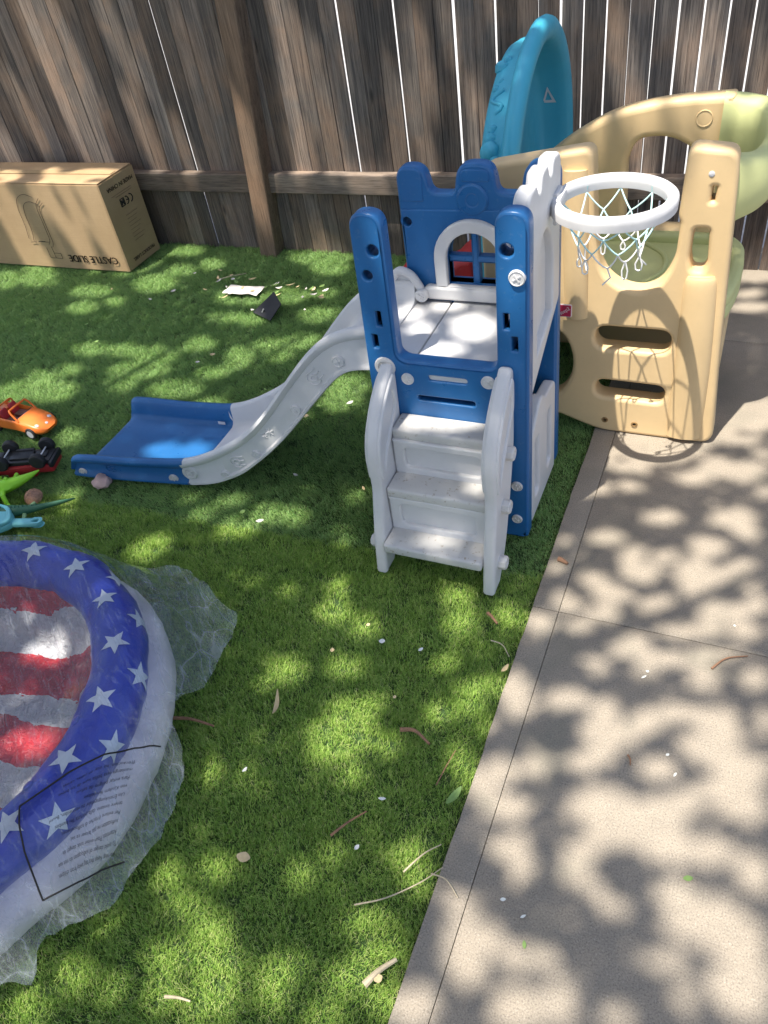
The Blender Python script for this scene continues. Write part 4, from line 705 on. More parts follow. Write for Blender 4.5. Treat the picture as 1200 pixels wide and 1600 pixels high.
# ================================================================ shade tree over the yard (its leaves dapple the light)
def leaf_mat():
    m, nt, b = nmat('tree_leaves')
    oi = tex_noise(nt, 2.0, 3, 0.6, geo_pos(nt))
    c = ramp(nt, oi, [(0.3, (0.045, 0.10, 0.02)), (0.7, (0.09, 0.16, 0.035))])
    nt.links.new(c, b.inputs['Base Color'])
    b.inputs['Roughness'].default_value = 0.6
    return m
BARK = simple('tree_bark', (0.12, 0.09, 0.065), 0.9, 0.35, 25, 0.2, 0.8)
tree = thing('shade_tree', 'leafy tree whose crown spreads over the yard and dapples the light', 'tree', (-4.7, -2.5, -0.05))
G = np.array(GAPS)
sx, sy = SUN.x / -SUN.z, SUN.y / -SUN.z
NL = 300000
u = rng.uniform(-5.6, 1.9, NL); v = rng.uniform(-1.1, 4.8, NL)
h = rng.uniform(5.5, 6.7, NL)
keep = np.ones(NL, bool)
for gu, gv, a, b_, c_ in G:
    du, dv = u - gu, v - gv
    keep &= (a * du * du + 2 * b_ * du * dv + c_ * dv * dv) > 1.0
# beyond the part of the yard in view the crown has chance gaps
inview = (u > -4.6) & (u < 0.45) & (v > 0.0) & (v < 3.95)
chance = np.array([noise.noise(Vector((x * 4.0, y * 4.0, 0.3))) for x, y in zip(u, v)])
keep &= inview | (chance < 0.12)
# crown thins out towards its rim
rim = np.minimum.reduce([u + 5.6, 1.9 - u, v + 1.1, 4.8 - v])
keep &= rng.uniform(0, 1, NL) < np.clip(rim / 0.7, 0, 1)
u, v, h = u[keep], v[keep], h[keep]
x, y = u - sx * h, v - sy * h
n = len(x)
L = rng.uniform(0.019, 0.031, n); W = L * rng.uniform(0.45, 0.62, n)
th = rng.uniform(0, 2 * np.pi, n); tl = rng.normal(0, 0.45, n); tr_ = rng.normal(0, 0.45, n)
d = np.stack([np.cos(th) * np.cos(tl), np.sin(th) * np.cos(tl), np.sin(tl)], 1)
s = np.stack([-np.sin(th) * np.cos(tr_), np.cos(th) * np.cos(tr_), np.sin(tr_)], 1)
C = np.stack([x, y, h], 1)
P = np.stack([C - d * L[:, None], C + s * W[:, None], C + d * L[:, None], C - s * W[:, None]], 1).reshape(-1, 3)
me = bpy.data.meshes.new('crown')
me.vertices.add(4 * n); me.loops.add(4 * n); me.polygons.add(n)
me.vertices.foreach_set('co', P.ravel())
me.loops.foreach_set('vertex_index', np.arange(4 * n, dtype=np.int32))
me.polygons.foreach_set('loop_start', np.arange(0, 4 * n, 4, dtype=np.int32))
me.update(); me.validate()
LEAFM = leaf_mat()
fin('crown', me, LEAFM, tree, smooth=False)
# unseen extra leaves behind the photographer, added to block sky light
n2 = 26000
ax = rng.uniform(-9.5, 3.5, n2); ay = rng.uniform(-7.5, -2.2, n2); az = rng.uniform(4.3, 7.4, n2)
ok = ((ax + 3.2) / 6.4) ** 2 + ((ay + 2.4) / 5.0) ** 2 < 1
ax, ay, az = ax[ok], ay[ok], az[ok]
n2 = len(ax)
th = rng.uniform(0, 6.283, n2); L2 = rng.uniform(0.05, 0.085, n2)
t1 = rng.normal(0, 0.5, n2); t2 = rng.normal(0, 0.5, n2)
d = np.stack([np.cos(th) * np.cos(t1), np.sin(th) * np.cos(t1), np.sin(t1)], 1)
s = np.stack([-np.sin(th) * np.cos(t2), np.cos(th) * np.cos(t2), np.sin(t2)], 1)
C = np.stack([ax, ay, az], 1)
P = np.stack([C - d * L2[:, None], C + s * (L2 * .55)[:, None], C + d * L2[:, None], C - s * (L2 * .55)[:, None]], 1).reshape(-1, 3)
me = bpy.data.meshes.new('crown')
me.vertices.add(4 * n2); me.loops.add(4 * n2); me.polygons.add(n2)
me.vertices.foreach_set('co', P.ravel())
me.loops.foreach_set('vertex_index', np.arange(4 * n2, dtype=np.int32))
me.polygons.foreach_set('loop_start', np.arange(0, 4 * n2, 4, dtype=np.int32))
me.update(); me.validate()
fin('crown', me, LEAFM, tree, smooth=False)
rt = random.Random(4)
fork = Vector((-4.4, -2.3, 2.9))
tr = sweep(smooth_path([(-4.7, -2.5, -0.1), (-4.66, -2.48, 0.9), (-4.55, -2.4, 1.9), fork], 5), [0.19 - 0.004 * i for i in range(16)], 14)
fin('trunk', tr, BARK, tree)
for i in range(9):
    tx, ty, tz = -5.4 + 0.75 * i, rt.uniform(-1.6, 2.2), rt.uniform(5.6, 6.6)
    mid1 = fork.lerp(Vector((tx, ty, tz)), 0.35) + Vector((rt.uniform(-.2, .2), rt.uniform(-.2, .2), 1.5))
    mid2 = fork.lerp(Vector((tx, ty, tz)), 0.7) + Vector((rt.uniform(-.3, .3), rt.uniform(-.3, .3), 0.8))
    pth = smooth_path([fork, mid1, mid2, (tx, ty, tz)], 7)
    fin('limb', sweep(pth, [0.045 * (1 - q / (len(pth) - 1)) ** 0.8 * (1 if q else 1.2) + 0.006 for q in range(len(pth))], 9), BARK, tree)

# ================================================================ castle slide playset
castle = thing('castle_slide_playset', 'blue and white plastic toddler castle with stairs, slide and basketball hoop', 'playset', (-0.70, 1.87, 0))
YF, YB = 1.69, 2.07
# ---- front panel
fo = rpoly([(-0.935, 0.0), (-0.905, 1.012), (-0.817, 1.012), (-0.823, 0.602), (-0.540, 0.602), (-0.532, 1.026), (-0.449, 1.026), (-0.463, 0.0), (-0.548, 0.0), (-0.556, 0.22), (-0.83, 0.22), (-0.845, 0.0)],
           [0.012, 0.05, 0.05, 0.032, 0.032, 0.048, 0.048, 0.012, 0.012, 0.05, 0.05, 0.012], 7)
fh = [circ(-0.848, 0.918, 0.0165), circ(-0.873, 0.851, 0.0145), slot(-0.860, 0.728, 0.016, 0.045, 0.003), slot(-0.880, 0.658, 0.016, 0.042, 0.003),
      circ(-0.503, 0.935, 0.0175), slot(-0.509, 0.750, 0.016, 0.045, 0.003), slot(-0.489, 0.688, 0.016, 0.042, 0.003),
      slot(-0.680, 0.557, 0.112, 0.017), slot(-0.690, 0.486, 0.17, 0.018)]
fp = panel(fo, fh, 0.046, 0.008, 'xz', YF)
# raised inner field with its own soft edge
fp2 = panel(fo, fh, 0.056, 0.0045, 'xz', YF, inset=0.012)
front = fin('front_panel', join(fp, fp2), BLUE, castle, angle=50)
fin('inner_lining', panel(rpoly([(-0.745, 0.543), (-0.615, 0.543), (-0.615, 0.571), (-0.745, 0.571)], 0.004), (), 0.012, 0.002, 'xz', YF - 0.014), WHITE, castle)
# ---- back panel with battlements
bo = rpoly([(-0.94, 0.0), (-0.936, 0.982), (-0.852, 0.982), (-0.836, 0.908), (-0.765, 0.908), (-0.752, 0.990), (-0.652, 0.990), (-0.640, 0.910), (-0.576, 0.910), (-0.562, 0.995), (-0.472, 0.995), (-0.470, 0.0), (-0.56, 0.0), (-0.57, 0.25), (-0.84, 0.25), (-0.85, 0.0)],
           [0.012, 0.05, 0.05, 0.02, 0.02, 0.05, 0.05, 0.02, 0.02, 0.05, 0.05, 0.012, 0.012, 0.05, 0.05, 0.012], 7)
WX, WS, WR = -0.716, 0.722, 0.083
arch = [(WX + WR * math.cos(a), WS + WR * math.sin(a)) for a in [math.pi * i / 16 for i in range(17)]] + [(WX - WR, 0.640), (WX + WR, 0.640)]
bh = [arch, circ(-0.712, 0.893, 0.0165), circ(-0.915, 0.826, 0.0135), slot(-0.922, 0.645, 0.015, 0.042, 0.003)]
bp = panel(bo, bh, 0.044, 0.008, 'xz', YB)
lower = rpoly([(-0.94, 0.0), (-0.937, 0.868), (-0.470, 0.875), (-0.470, 0.0), (-0.56, 0.0), (-0.57, 0.25), (-0.84, 0.25), (-0.85, 0.0)], 0.012)
bp2 = panel(lower, [arch, circ(-0.712, 0.893, 0.047, 28), bh[2], bh[3]], 0.052, 0.004, 'xz', YB, inset=0.006)
fin('back_panel', join(bp, bp2), BLUE, castle, angle=50)
fin('medallion', panel(circ(-0.712, 0.893, 0.044, 28), [circ(-0.712, 0.893, 0.0165)], 0.056, 0.005, 'xz', YB), BLUE, castle)
for (a, b_) in ((-0.930, -0.858), (-0.742, -0.662), (-0.552, -0.482)):
    fin('merlon_field', panel(rpoly([(a, 0.942 if a == -0.742 else 0.885), (b_, 0.942 if a == -0.742 else 0.885), (b_, 0.976), (a, 0.976)], [0.004, 0.004, 0.025, 0.025]), (), 0.050, 0.004, 'xz', YB), BLUE, castle)
RO = WR + 0.037
fr_o = [(WX + RO * math.cos(a), WS + RO * math.sin(a)) for a in [math.pi * i / 20 for i in range(21)]] + [(WX - RO, 0.632), (WX + RO, 0.632)]
wf = fin('window_frame', panel(fr_o, [[(WX + (p[0] - WX) * 0.985, p[1]) for p in arch]], 0.022, 0.006, 'xz', YB - 0.034), WHITE, castle)
fin('sill', panel(slot(WX, 0.615, 0.325, 0.042), (), 0.030, 0.008, 'xz', YB - 0.036), WHITE, wf)
fin('window_bar', panel(rpoly([(WX - 0.011, 0.634), (WX + 0.011, 0.634), (WX + 0.011, WS + WR), (WX - 0.011, WS + WR)], 0.003), (), 0.03, 0.005, 'xz', YB), BLUE, castle)
fin('window_bar', panel(rpoly([(WX - WR, 0.703), (WX + WR, 0.703), (WX + WR, 0.725), (WX - WR, 0.725)], 0.003), (), 0.028, 0.005, 'xz', YB), BLUE, castle)
# ---- deck
fin('deck', box((-0.655, 1.88, 0.571), (0.265, 0.325, 0.032), 0.006), WHITE, castle)
fin('deck_apron', box((-0.86, 1.88, 0.568), (0.135, 0.325, 0.032), 0.006), WHITE, castle)
# ---- right side panels, white
XS = -0.487
so = rpoly([(1.722, 0.47), (1.722, 1.005), (1.752, 1.035), (1.806, 1.035), (1.822, 1.005), (1.842, 1.005), (1.858, 1.042), (1.912, 1.042), (1.930, 1.005), (1.952, 1.005), (1.966, 1.038), (2.032, 1.030), (2.046, 1.0), (2.046, 0.62)], 0.016)
sa = [(1.885 + 0.085 * math.cos(a), 0.76 + 0.125 * math.sin(a)) for a in [math.pi * i / 16 for i in range(17)]] + [(1.80, 0.57), (1.97, 0.62)]
side = fin('side_panel', panel(so, [sa], 0.042, 0.009, 'yz', XS), WHITE, castle, angle=50)
fin('recessed_arch', panel(sa, (), 0.012, 0.003, 'yz', XS - 0.006, inset=-0.002), WHITE, side)
lo = rpoly([(1.735, 0.0), (1.735, 0.325), (1.80, 0.365), (1.835, 0.395), (1.875, 0.395), (1.91, 0.365), (2.03, 0.35), (2.03, 0.0)], [0.01, 0.03, 0.02, 0.03, 0.03, 0.02, 0.03, 0.01])
lowp = fin('lower_side_panel', panel(lo, [slot(1.80, 0.18, 0.05, 0.22, 0.02), slot(1.95, 0.18, 0.05, 0.22, 0.02)], 0.036, 0.008, 'yz', XS), WHITE, castle, angle=50)
fin('recessed_field', panel(rpoly([(1.765, 0.04), (2.0, 0.04), (2.0, 0.31), (1.765, 0.30)], 0.01), (), 0.014, 0.002, 'yz', XS - 0.002), WHITE, lowp)

def bolt(c, axis, r, parent, mat=GREY, big=False):
    """flat round bolt head with a raised cross"""
    ax = Vector(axis).normalized()
    if big:
        pr = [(r, -0.012), (r, 0.004), (r * 0.9, 0.008), (r * 0.62, 0.008), (r * 0.55, 0.004), (r * 0.3, 0.004), (0.0005, 0.005)]
    else:
        pr = [(r, -0.012), (r, 0.004), (r * 0.86, 0.007), (r * 0.8, 0.0055), (0.0005, 0.0055)]
    b = fin('bolt', lathe(pr, c, ax, 22, False), mat, parent, angle=50)
    q = ax.to_track_quat('Z', 'Y').to_matrix().to_4x4()
    rot = q @ Matrix.Rotation(random.uniform(0.3, 1.2), 4, 'Z')
    cc = Vector(c) + ax * 0.0062
    m1 = box(cc, (r * 1.05, r * 0.2, 0.003), 0.0006, rot, 1)
    m2 = box(cc, (r * 0.2, r * 1.05, 0.0036), 0.0006, rot, 1)
    fin('cross', join(m1, m2), mat, b)
    return b
yb_ = YF - 0.027
for (bx_, bz_, br_) in ((-0.479, 0.870, 0.021), (-0.798, 0.548, 0.0185), (-0.564, 0.565, 0.020), (-0.493, 0.212, 0.0175), (-0.495, 0.079, 0.0165)):
    bolt((bx_, yb_, bz_), (0, -1, 0), br_, castle, WHITE if bz_ > 0.5 else GREY)
bolt((-0.862, yb_, 0.580), (0, -1, 0), 0.031, castle, GREY, True)
# ---- stairs
sp_ = [(1.405, 0.0), (1.424, 0.12), (1.452, 0.235), (1.47, 0.30), (1.468, 0.42), (1.492, 0.49), (1.55, 0.56), (1.61, 0.605), (1.648, 0.63), (1.668, 0.615), (1.664, 0.50), (1.655, 0.385), (1.605, 0.235), (1.545, 0.09), (1.47, 0.0)]
sr_ = [0.008, 0.03, 0.03, 0.02, 0.05, 0.05, 0.05, 0.05, 0.02, 0.02, 0.03, 0.05, 0.05, 0.05, 0.008]
for xc in (-0.852, -0.512):
    kz = 0.955 if xc < -0.7 else 1.0
    pr = rpoly([(a, b * kz) for a, b in sp_], sr_)
    sd = fin('stair_side', panel(pr, (), 0.036, 0.011, 'yz', xc), WHITE, castle, angle=60)
    fin('raised_grip', panel(rpoly([(a, b * kz) for a, b in ((1.478, 0.33), (1.476, 0.42), (1.498, 0.483), (1.553, 0.55), (1.61, 0.592), (1.64, 0.605), (1.65, 0.59), (1.645, 0.50), (1.60, 0.46), (1.545, 0.40), (1.505, 0.33))], 0.03), [rpoly([(a, b * kz) for a, b in ((1.50, 0.345), (1.497, 0.415), (1.516, 0.47), (1.565, 0.53), (1.62, 0.57), (1.625, 0.51), (1.58, 0.465), (1.53, 0.41), (1.502, 0.36))], 0.02)], 0.048, 0.006, 'yz', xc), WHITE, sd)
STEPS = [(1.408, 0.125), (1.488, 0.280), (1.578, 0.428)]
for i, (yn, zt) in enumerate(STEPS):
    yd = 0.10 if i < 2 else 0.085
    st = fin('step', box((-0.6815, yn + yd / 2, zt - 0.016), (0.303, yd, 0.034), 0.008, seg=3), STEP_WHITE, castle, angle=50)
    for q in range(5):
        pass
    if i > 0:
        y_ = STEPS[i - 1][0] + 0.092
        zb_, zt_ = STEPS[i - 1][1] - 0.01, zt - 0.03
        ro = rpoly([(-0.832, zb_), (-0.531, zb_), (-0.531, zt_), (-0.832, zt_)], 0.003)
        ri_ = slot(-0.682, (zb_ + zt_) / 2 + 0.004, 0.23, zt_ - zb_ - 0.055, 0.018)
        rs_ = fin('riser', panel(ro, [ri_], 0.022, 0.005, 'xz', y_), WHITE, castle)
        fin('recessed_field', panel(ri_, (), 0.006, 0.001, 'xz', y_ + 0.004, inset=-0.002), WHITE, rs_)
for (kx, ky, kz, dx) in ((-0.494, 1.575, 0.405, 1), (-0.494, 1.525, 0.255, 1), (-0.494, 1.47, 0.085, 1), (-0.870, 1.46, 0.085, -1)):
    pr = [(0.021, -0.004), (0.021, 0.019), (0.018, 0.023), (0.012, 0.023), (0.010, 0.019), (0.0005, 0.019)]
    fin('knob', lathe(pr, (kx, ky, kz), (dx, 0, 0), 8, False), GREY, castle, angle=25)
# ---- slide
TX = [(-0.86, .655), (-0.94, .655), (-0.999, .651), (-1.041, .638), (-1.089, .613), (-1.148, .560), (-1.206, .493), (-1.260, .430), (-1.318, .358), (-1.386, .286), (-1.463, .226), (-1.578, .163), (-1.655, .132), (-1.713, .118), (-1.915, .112), (-2.087, .116), (-2.15, .114), (-2.168, .102), (-2.179, .06)]
BX = [(-0.86, .511), (-1.000, .511), (-1.024, .507), (-1.053, .490), (-1.123, .414), (-1.204, .324), (-1.269, .251), (-1.355, .168), (-1.477, .070), (-1.592, .018), (-1.685, .004), (-1.941, .006), (-2.119, .012), (-2.180, .018)]
def itp(T, x):
    xs_ = [-t[0] for t in T]
    return float(np.interp(-x, xs_, [t[1] for t in T]))
def smooth_itp(T, x):
    if x < -1.78: return itp(T, x)
    return sum(itp(T, x + d) * w for d, w in ((-0.04, .15), (-0.02, .2), (0, .3), (0.02, .2), (0.04, .15)))
def bed(x):
    zt, zb = smooth_itp(TX, x), smooth_itp(BX, x)
    f = np.interp(-x, [0.86, 1.05, 1.3, 1.6, 1.72, 2.1, 2.19], [0.57, 0.56, 0.42, 0.28, 0.26, 0.20, 0.15])
    return zb + (zt - zb) * f
def slide_mesh(xa, xb, n, lip=False):
    vs, fs = [], []
    secs = []
    for i in range(n + 1):
        x_ = xa + (xb - xa) * i / n
        zt, zb, bd = smooth_itp(TX, x_), smooth_itp(BX, x_), bed(x_)
        yf = 1.73 + .155 * (x_ + .93); ybk = 2.035 + .075 * (x_ + .93)
        hh = zt - zb
        a = min(0.034, hh * 0.3)
        pf = [(0.006, zb + 0.001), (0.0, zb + 0.005), (0.0, zb + 0.015), (0.010, zb + 0.023), (0.011, zt - a - 0.006), (0.002, zt - a), (-0.004, zt - a * .45), (0.002, zt - 0.004), (0.012, zt), (0.022, zt - 0.003), (0.030, zt - 0.014), (0.034, max(bd + 0.02, zb)), (0.04, bd + 0.007), (0.052, bd)]
        sec = [(x_, yf + dy, z) for dy, z in pf]
        sec += [(x_, yf + (ybk - yf) * t, bd - 0.002 * math.sin(math.pi * t)) for t in (0.35, 0.5, 0.65)]
        sec += [(x_, ybk - dy, z) for dy, z in reversed(pf)]
        secs.append(sec)
    m = len(secs[0])
    for s_ in secs: vs += s_
    for i in range(n):
        for k_ in range(m - 1):
            fs.append((i * m + k_, i * m + k_ + 1, (i + 1) * m + k_ + 1, (i + 1) * m + k_))
    # underside between the two wall feet, and end caps
    for i in range(n):
        fs.append((i * m + m - 1, i * m, (i + 1) * m, (i + 1) * m + m - 1))
    fs.append(tuple(range(m))); fs.append(tuple(reversed([n * m + k_ for k_ in range(m)])))
    return pydata(vs, fs)
sl = fin('slide_chute', slide_mesh(-0.90, -1.712, 60), WHITE, castle, angle=55)
be = fin('slide_run_out', slide_mesh(-1.700, -2.178, 30), BLUE, castle, angle=55)
# shrink the run-out a touch so it tucks inside the chute
for v_ in be.data.vertices:
    pass
SN = Vector((0.153, -0.988, 0))
def on_wall(x_, z_, off=0.0): return Vector((x_, 1.73 + .155 * (x_ + .93) + 0.010, z_)) + SN * off
for (x_, z_, r_, par, mt) in ((-1.045, .540, .020, sl, WHITE), (-1.22, .357, .018, sl, WHITE), (-1.407, .162, .018, sl, WHITE), (-1.55, .062, .018, sl, WHITE), (-1.767, .028, .019, be, GREY), (-2.145, .036, .017, be, GREY)):
    bolt(on_wall(x_, z_), SN, r_, par, mt)
bolt(on_wall(-1.690, .063), SN, .030, sl, WHITE, True)
# raised rims around the bolts and hand emblems moulded into the side
def emblem(x_, z_, ang, par, s=1.0, mt=WHITE):
    q = SN.to_track_quat('Z', 'Y').to_matrix()
    ex = Vector((-SN.y, SN.x, 0)) * 1.0
    ez = Vector((0, 0, 1))
    c, s_ = math.cos(ang), math.sin(ang)
    def P(a, b): return tuple(on_wall(x_, z_, 0.001) + ex * ((a * c - b * s_) * s) + ez * ((a * s_ + b * c) * s))
    paths = [[P(0.024 * math.cos(t), 0.024 * math.sin(t)) for t in [math.radians(60 + 240 * i / 14) for i in range(15)]] ,
             [P(0.011 * math.cos(t), 0.011 * math.sin(t)) for t in [math.radians(360 * i / 14) for i in range(15)]]]
    paths += [[P(0.010, z2), P(0.032, z2)] for z2 in (0.020, 0.003, -0.015)]
    fin('emblem', tube(paths, 0.0022, 2), mt, par)
emblem(-1.134, .478, 0.8, sl)
emblem(-1.49, .125, 0.15, sl)
emblem(-2.02, .062, 0.0, be, 0.7, BLUE)
def star_mark(x_, z_, par):
    ex = Vector((-SN.y, SN.x, 0)); ez = Vector((0, 0, 1))
    base = on_wall(x_, z_, 0.001)
    paths = []
    for (a, b, r_) in ((0, 0, 0.016), (-0.022, -0.018, 0.012)):
        for t in range(3):
            an = t * math.pi / 3 + 0.4
            paths.append([tuple(base + ex * (a + r_ * math.cos(an)) + ez * (b + r_ * math.sin(an))), tuple(base + ex * (a - r_ * math.cos(an)) + ez * (b - r_ * math.sin(an)))])
    fin('star_emblem', tube(paths, 0.0016, 2), WHITE, par)
star_mark(-1.335, .262, sl)
fin('sticker', box((-1.745, 1.925, 0.052), (0.03, 0.002, 0.012), 0.0, Matrix.Rotation(0.07, 4, 'Z')), LABELWHITE, be)
# grab loop at the head of the slide beside the back wall
gl = tube([smooth_path([(-0.975, 2.022, 0.60), (-0.975, 2.022, 0.65), (-0.950, 2.022, 0.682), (-0.915, 2.022, 0.672), (-0.892, 2.022, 0.640), (-0.880, 2.022, 0.61)], 6)], 0.013, 4)
fin('grab_loop', gl, WHITE, castle)
fin('grab_plate', panel(rpoly([(-0.985, 0.585), (-0.985, 0.655), (-0.945, 0.672), (-0.905, 0.65), (-0.885, 0.585)], 0.02), (), 0.016, 0.004, 'xz', 2.03), WHITE, castle)
bolt((-0.880, 2.008, 0.612), (0, -1, 0), 0.021, castle, WHITE)
# ---- basketball hoop
HC = Vector((-0.322, 1.995, 0.918)); HR = 0.143
prof = [(0.013, -0.016), (0.014, 0.0), (0.013, 0.013), (0.006, 0.019), (-0.006, 0.019), (-0.013, 0.013), (-0.014, 0.0), (-0.012, -0.016), (0.0, -0.019)]
vs, fs = [], []
n_ = 56
for i in range(n_):
    a = 2 * math.pi * i / n_
    for (dr, dz) in prof:
        vs.append(HC + Vector(((HR + dr) * math.cos(a), (HR + dr) * math.sin(a) * 0.97, dz)))
m_ = len(prof)
for i in range(n_):
    for k_ in range(m_):
        fs.append((i * m_ + k_, i * m_ + (k_ + 1) % m_, ((i + 1) % n_) * m_ + (k_ + 1) % m_, ((i + 1) % n_) * m_ + k_))
hoop = fin('basketball_hoop', pydata(vs, fs), WHITE, castle, angle=60)
fin('bracket', box((-0.470, 1.995, 0.918), (0.05, 0.085, 0.042), 0.012), WHITE, hoop)
fin('bracket_plate', box((-0.462, 1.995, 0.905), (0.012, 0.06, 0.085), 0.005), WHITE, hoop)
rn = random.Random(12)
cy, wh = [], []
K = 9
R0, R1, R2, R3 = 0.131, 0.106, 0.088, 0.076
def np_(r, i, z, j=0.004):
    a = 2 * math.pi * i / K + 0.2
    return Vector((HC.x + r * math.cos(a) + rn.uniform(-j, j), HC.y + r * math.sin(a) + rn.uniform(-j, j), z + rn.uniform(-j, j)))
top_ = [np_(R0, i, 0.902, 0.001) for i in range(K)]
k1 = [np_(R1, i + 0.5, 0.858) for i in range(K)]
k2 = [np_(R2, i, 0.818) for i in range(K)]
k3 = [np_(R3, i + 0.5, 0.782, 0.006) for i in range(K)]
def sag(a, b, s=0.004):
    m = (a + b) / 2 - Vector((0, 0, s))
    return [tuple(a), tuple(a * .5 + m * .5 - Vector((0, 0, s * .3))), tuple(m), tuple(b * .5 + m * .5 - Vector((0, 0, s * .3))), tuple(b)]
for i in range(K):
    cy += [sag(top_[i], k1[i]), sag(top_[(i + 1) % K], k1[i]), sag(k1[i], k2[i]), sag(k1[i], k2[(i + 1) % K])]
    # loop over the ring
    t = top_[i]
    o_ = (t - HC); o_.z = 0; o_.normalize()
    cy.append([tuple(t), tuple(HC + o_ * (HR - 0.017) + Vector((0, 0, 0.0))), tuple(t + o_ * 0.002)])
    wh += [sag(k2[i], k3[i], 0.006), sag(k2[(i + 1) % K], k3[i], 0.006)]
    e = k3[i]
    dn = rn.uniform(0.02, 0.05)
    if i % 3 == 0:
        wh.append([tuple(e), tuple(e + Vector((rn.uniform(-.012, .012), rn.uniform(-.01, .01), -dn))), tuple(e + Vector((rn.uniform(-.02, .02), rn.uniform(-.01, .01), -dn - 0.022)))])
    else:
        w_ = rn.uniform(0.005, 0.009)
        wh.append([tuple(e), tuple(e + Vector((-w_, 0, -dn * .5))), tuple(e + Vector((-w_ * .8, 0, -dn * .9))), tuple(e + Vector((0, 0, -dn))), tuple(e + Vector((w_ * .8, 0, -dn * .9))), tuple(e + Vector((w_, 0, -dn * .5))), tuple(e)])
CORD_C = simple('pale_cyan_cord', (0.52, 0.78, 0.78), 0.8, 0.1, 300)
CORD_W = simple('white_cord', (0.78, 0.78, 0.76), 0.8, 0.1, 300)
net = fin('net', tube(cy, 0.0021, 2), CORD_C, hoop)
fin('net_fringe', tube(wh, 0.0022, 2), CORD_W, hoop)

# ================================================================ tan climber
clim = thing('toddler_climber', 'tan and yellow-green moulded plastic toddler climber behind the hoop', 'playset', (-0.35, 2.5, 0))
YC = 2.285
co = rpoly([(-0.76, 0.0), (-0.76, 0.905), (-0.425, 0.960), (-0.41, 0.70), (-0.385, 0.595), (-0.335, 0.548), (-0.265, 0.535), (-0.215, 0.56), (-0.190, 0.61), (-0.178, 0.66), (-0.176, 0.755), (-0.184, 0.775), (-0.178, 0.962), (-0.055, 0.950), (-0.046, 0.90), (-0.012, 0.30), (0.012, 0.0), (-0.14, -0.0), (-0.36, 0.0), (-0.45, 0.03), (-0.53, 0.06), (-0.60, 0.0)],
           [0.02, 0.05, 0.035, 0.05, 0.05, 0.05, 0.05, 0.05, 0.03, 0.02, 0.008, 0.02, 0.03, 0.03, 0.03, 0.1, 0.05, 0.05, 0.05, 0.05, 0.05, 0.02], 6)
ch = [rpoly([(-0.138, 0.742), (-0.098, 0.742), (-0.090, 0.64), (-0.100, 0.612), (-0.130, 0.615), (-0.140, 0.655)], 0.012),
      slot(-0.277, 0.372, 0.235, 0.082), slot(-0.272, 0.176, 0.225, 0.068, ang=-0.02),
      rpoly([(-0.59, 0.40), (-0.50, 0.385), (-0.462, 0.30), (-0.465, 0.21), (-0.51, 0.125), (-0.59, 0.12)], 0.05),
      slot(-0.100, 0.838, 0.010, 0.04, 0.002)]
cf = panel(co, ch, 0.075, 0.014, 'xz', YC, res=5)
cfr = fin('front_panel', cf, TAN, clim, angle=60)
# moulded swellings: round columns worked into the panel
fin('moulded_column', sweep(smooth_path([(-0.085, 2.262, 0.02), (-0.088, 2.255, 0.3), (-0.098, 2.256, 0.55), (-0.10, 2.262, 0.60)], 6), [(0.062 - 0.0011 * i, 0.032) for i in range(19)], 16, (0, 1, 0)), TAN, cfr, angle=80)
fin('moulded_column', sweep(smooth_path([(-0.455, 2.262, 0.44), (-0.462, 2.257, 0.6), (-0.468, 2.258, 0.8), (-0.472, 2.262, 0.9)], 6), [(0.040, 0.030)] * 19, 16, (0, 1, 0)), TAN, cfr, angle=80)
fin('screw', lathe([(0.008, -0.004), (0.008, 0.001), (0.006, 0.002), (0.0005, 0.002)], (-0.112, 2.2475, 0.893), (0, -1, 0), 14, False), CHROME, cfr)
for (hx, hz) in ((-0.345, 0.05), (-0.245, 0.045)):
    fin('peg_hole', lathe([(0.012, 0.0), (0.010, 0.0035), (0.006, 0.0035), (0.005, 0.001), (0.0005, 0.001)], (hx, 2.2485, hz), (0, -1, 0), 16, False), simple('hole_brown%d' % int(-hx * 1000), (0.28, 0.17, 0.07), 0.7), cfr)
lab = fin('label', panel(slot(-0.488, 0.473, 0.044, 0.044, 0.006), (), 0.003, 0.0008, 'xz', 2.226), LABELWHITE, cfr)
fin('label_field', panel(slot(-0.488, 0.473, 0.039, 0.039, 0.004), (), 0.003, 0.0006, 'xz', 2.2245), REDLABEL, lab)
fin('label_lettering', text_mesh('step2', 0.017, Matrix.Translation((-0.488, 2.2225, 0.473)) @ Matrix.Rotation(math.radians(90), 4, 'X') @ Matrix.Rotation(math.radians(35), 4, 'Z')), LABELWHITE, lab, smooth=False)
# back panel with high arch and window opening
bk = rpoly([(-0.70, 0.0), (-0.72, 0.72), (-0.62, 0.80), (-0.47, 0.885), (-0.29, 0.920), (-0.10, 0.928), (-0.09, 0.70), (-0.10, 0.0)], [0.02, 0.06, 0.1, 0.1, 0.1, 0.01, 0.02, 0.02], 8)
bkh = [rpoly([(-0.408, 0.50), (-0.415, 0.735), (-0.385, 0.80), (-0.28, 0.808), (-0.19, 0.755), (-0.16, 0.69), (-0.16, 0.50)], [0.02, 0.05, 0.05, 0.08, 0.06, 0.05, 0.02])]
cbk = fin('back_panel', panel(bk, bkh, 0.08, 0.022, 'xz', 2.825, res=5), TAN, clim, angle=60)
fin('round_plug', lathe([(0.026, 0.0), (0.025, 0.0022), (0.023, 0.0022), (0.022, 0.0008), (0.0005, 0.0008)], (-0.185, 2.7845, 0.862), (0, -1, 0), 22, False), TAN, cbk)
fin('screw', lathe([(0.010, 0), (0.010, 0.004), (0.006, 0.006), (0.0005, 0.006)], (-0.615, 2.783, 0.735), (0, -1, 0), 14, False), CHROME, cbk)
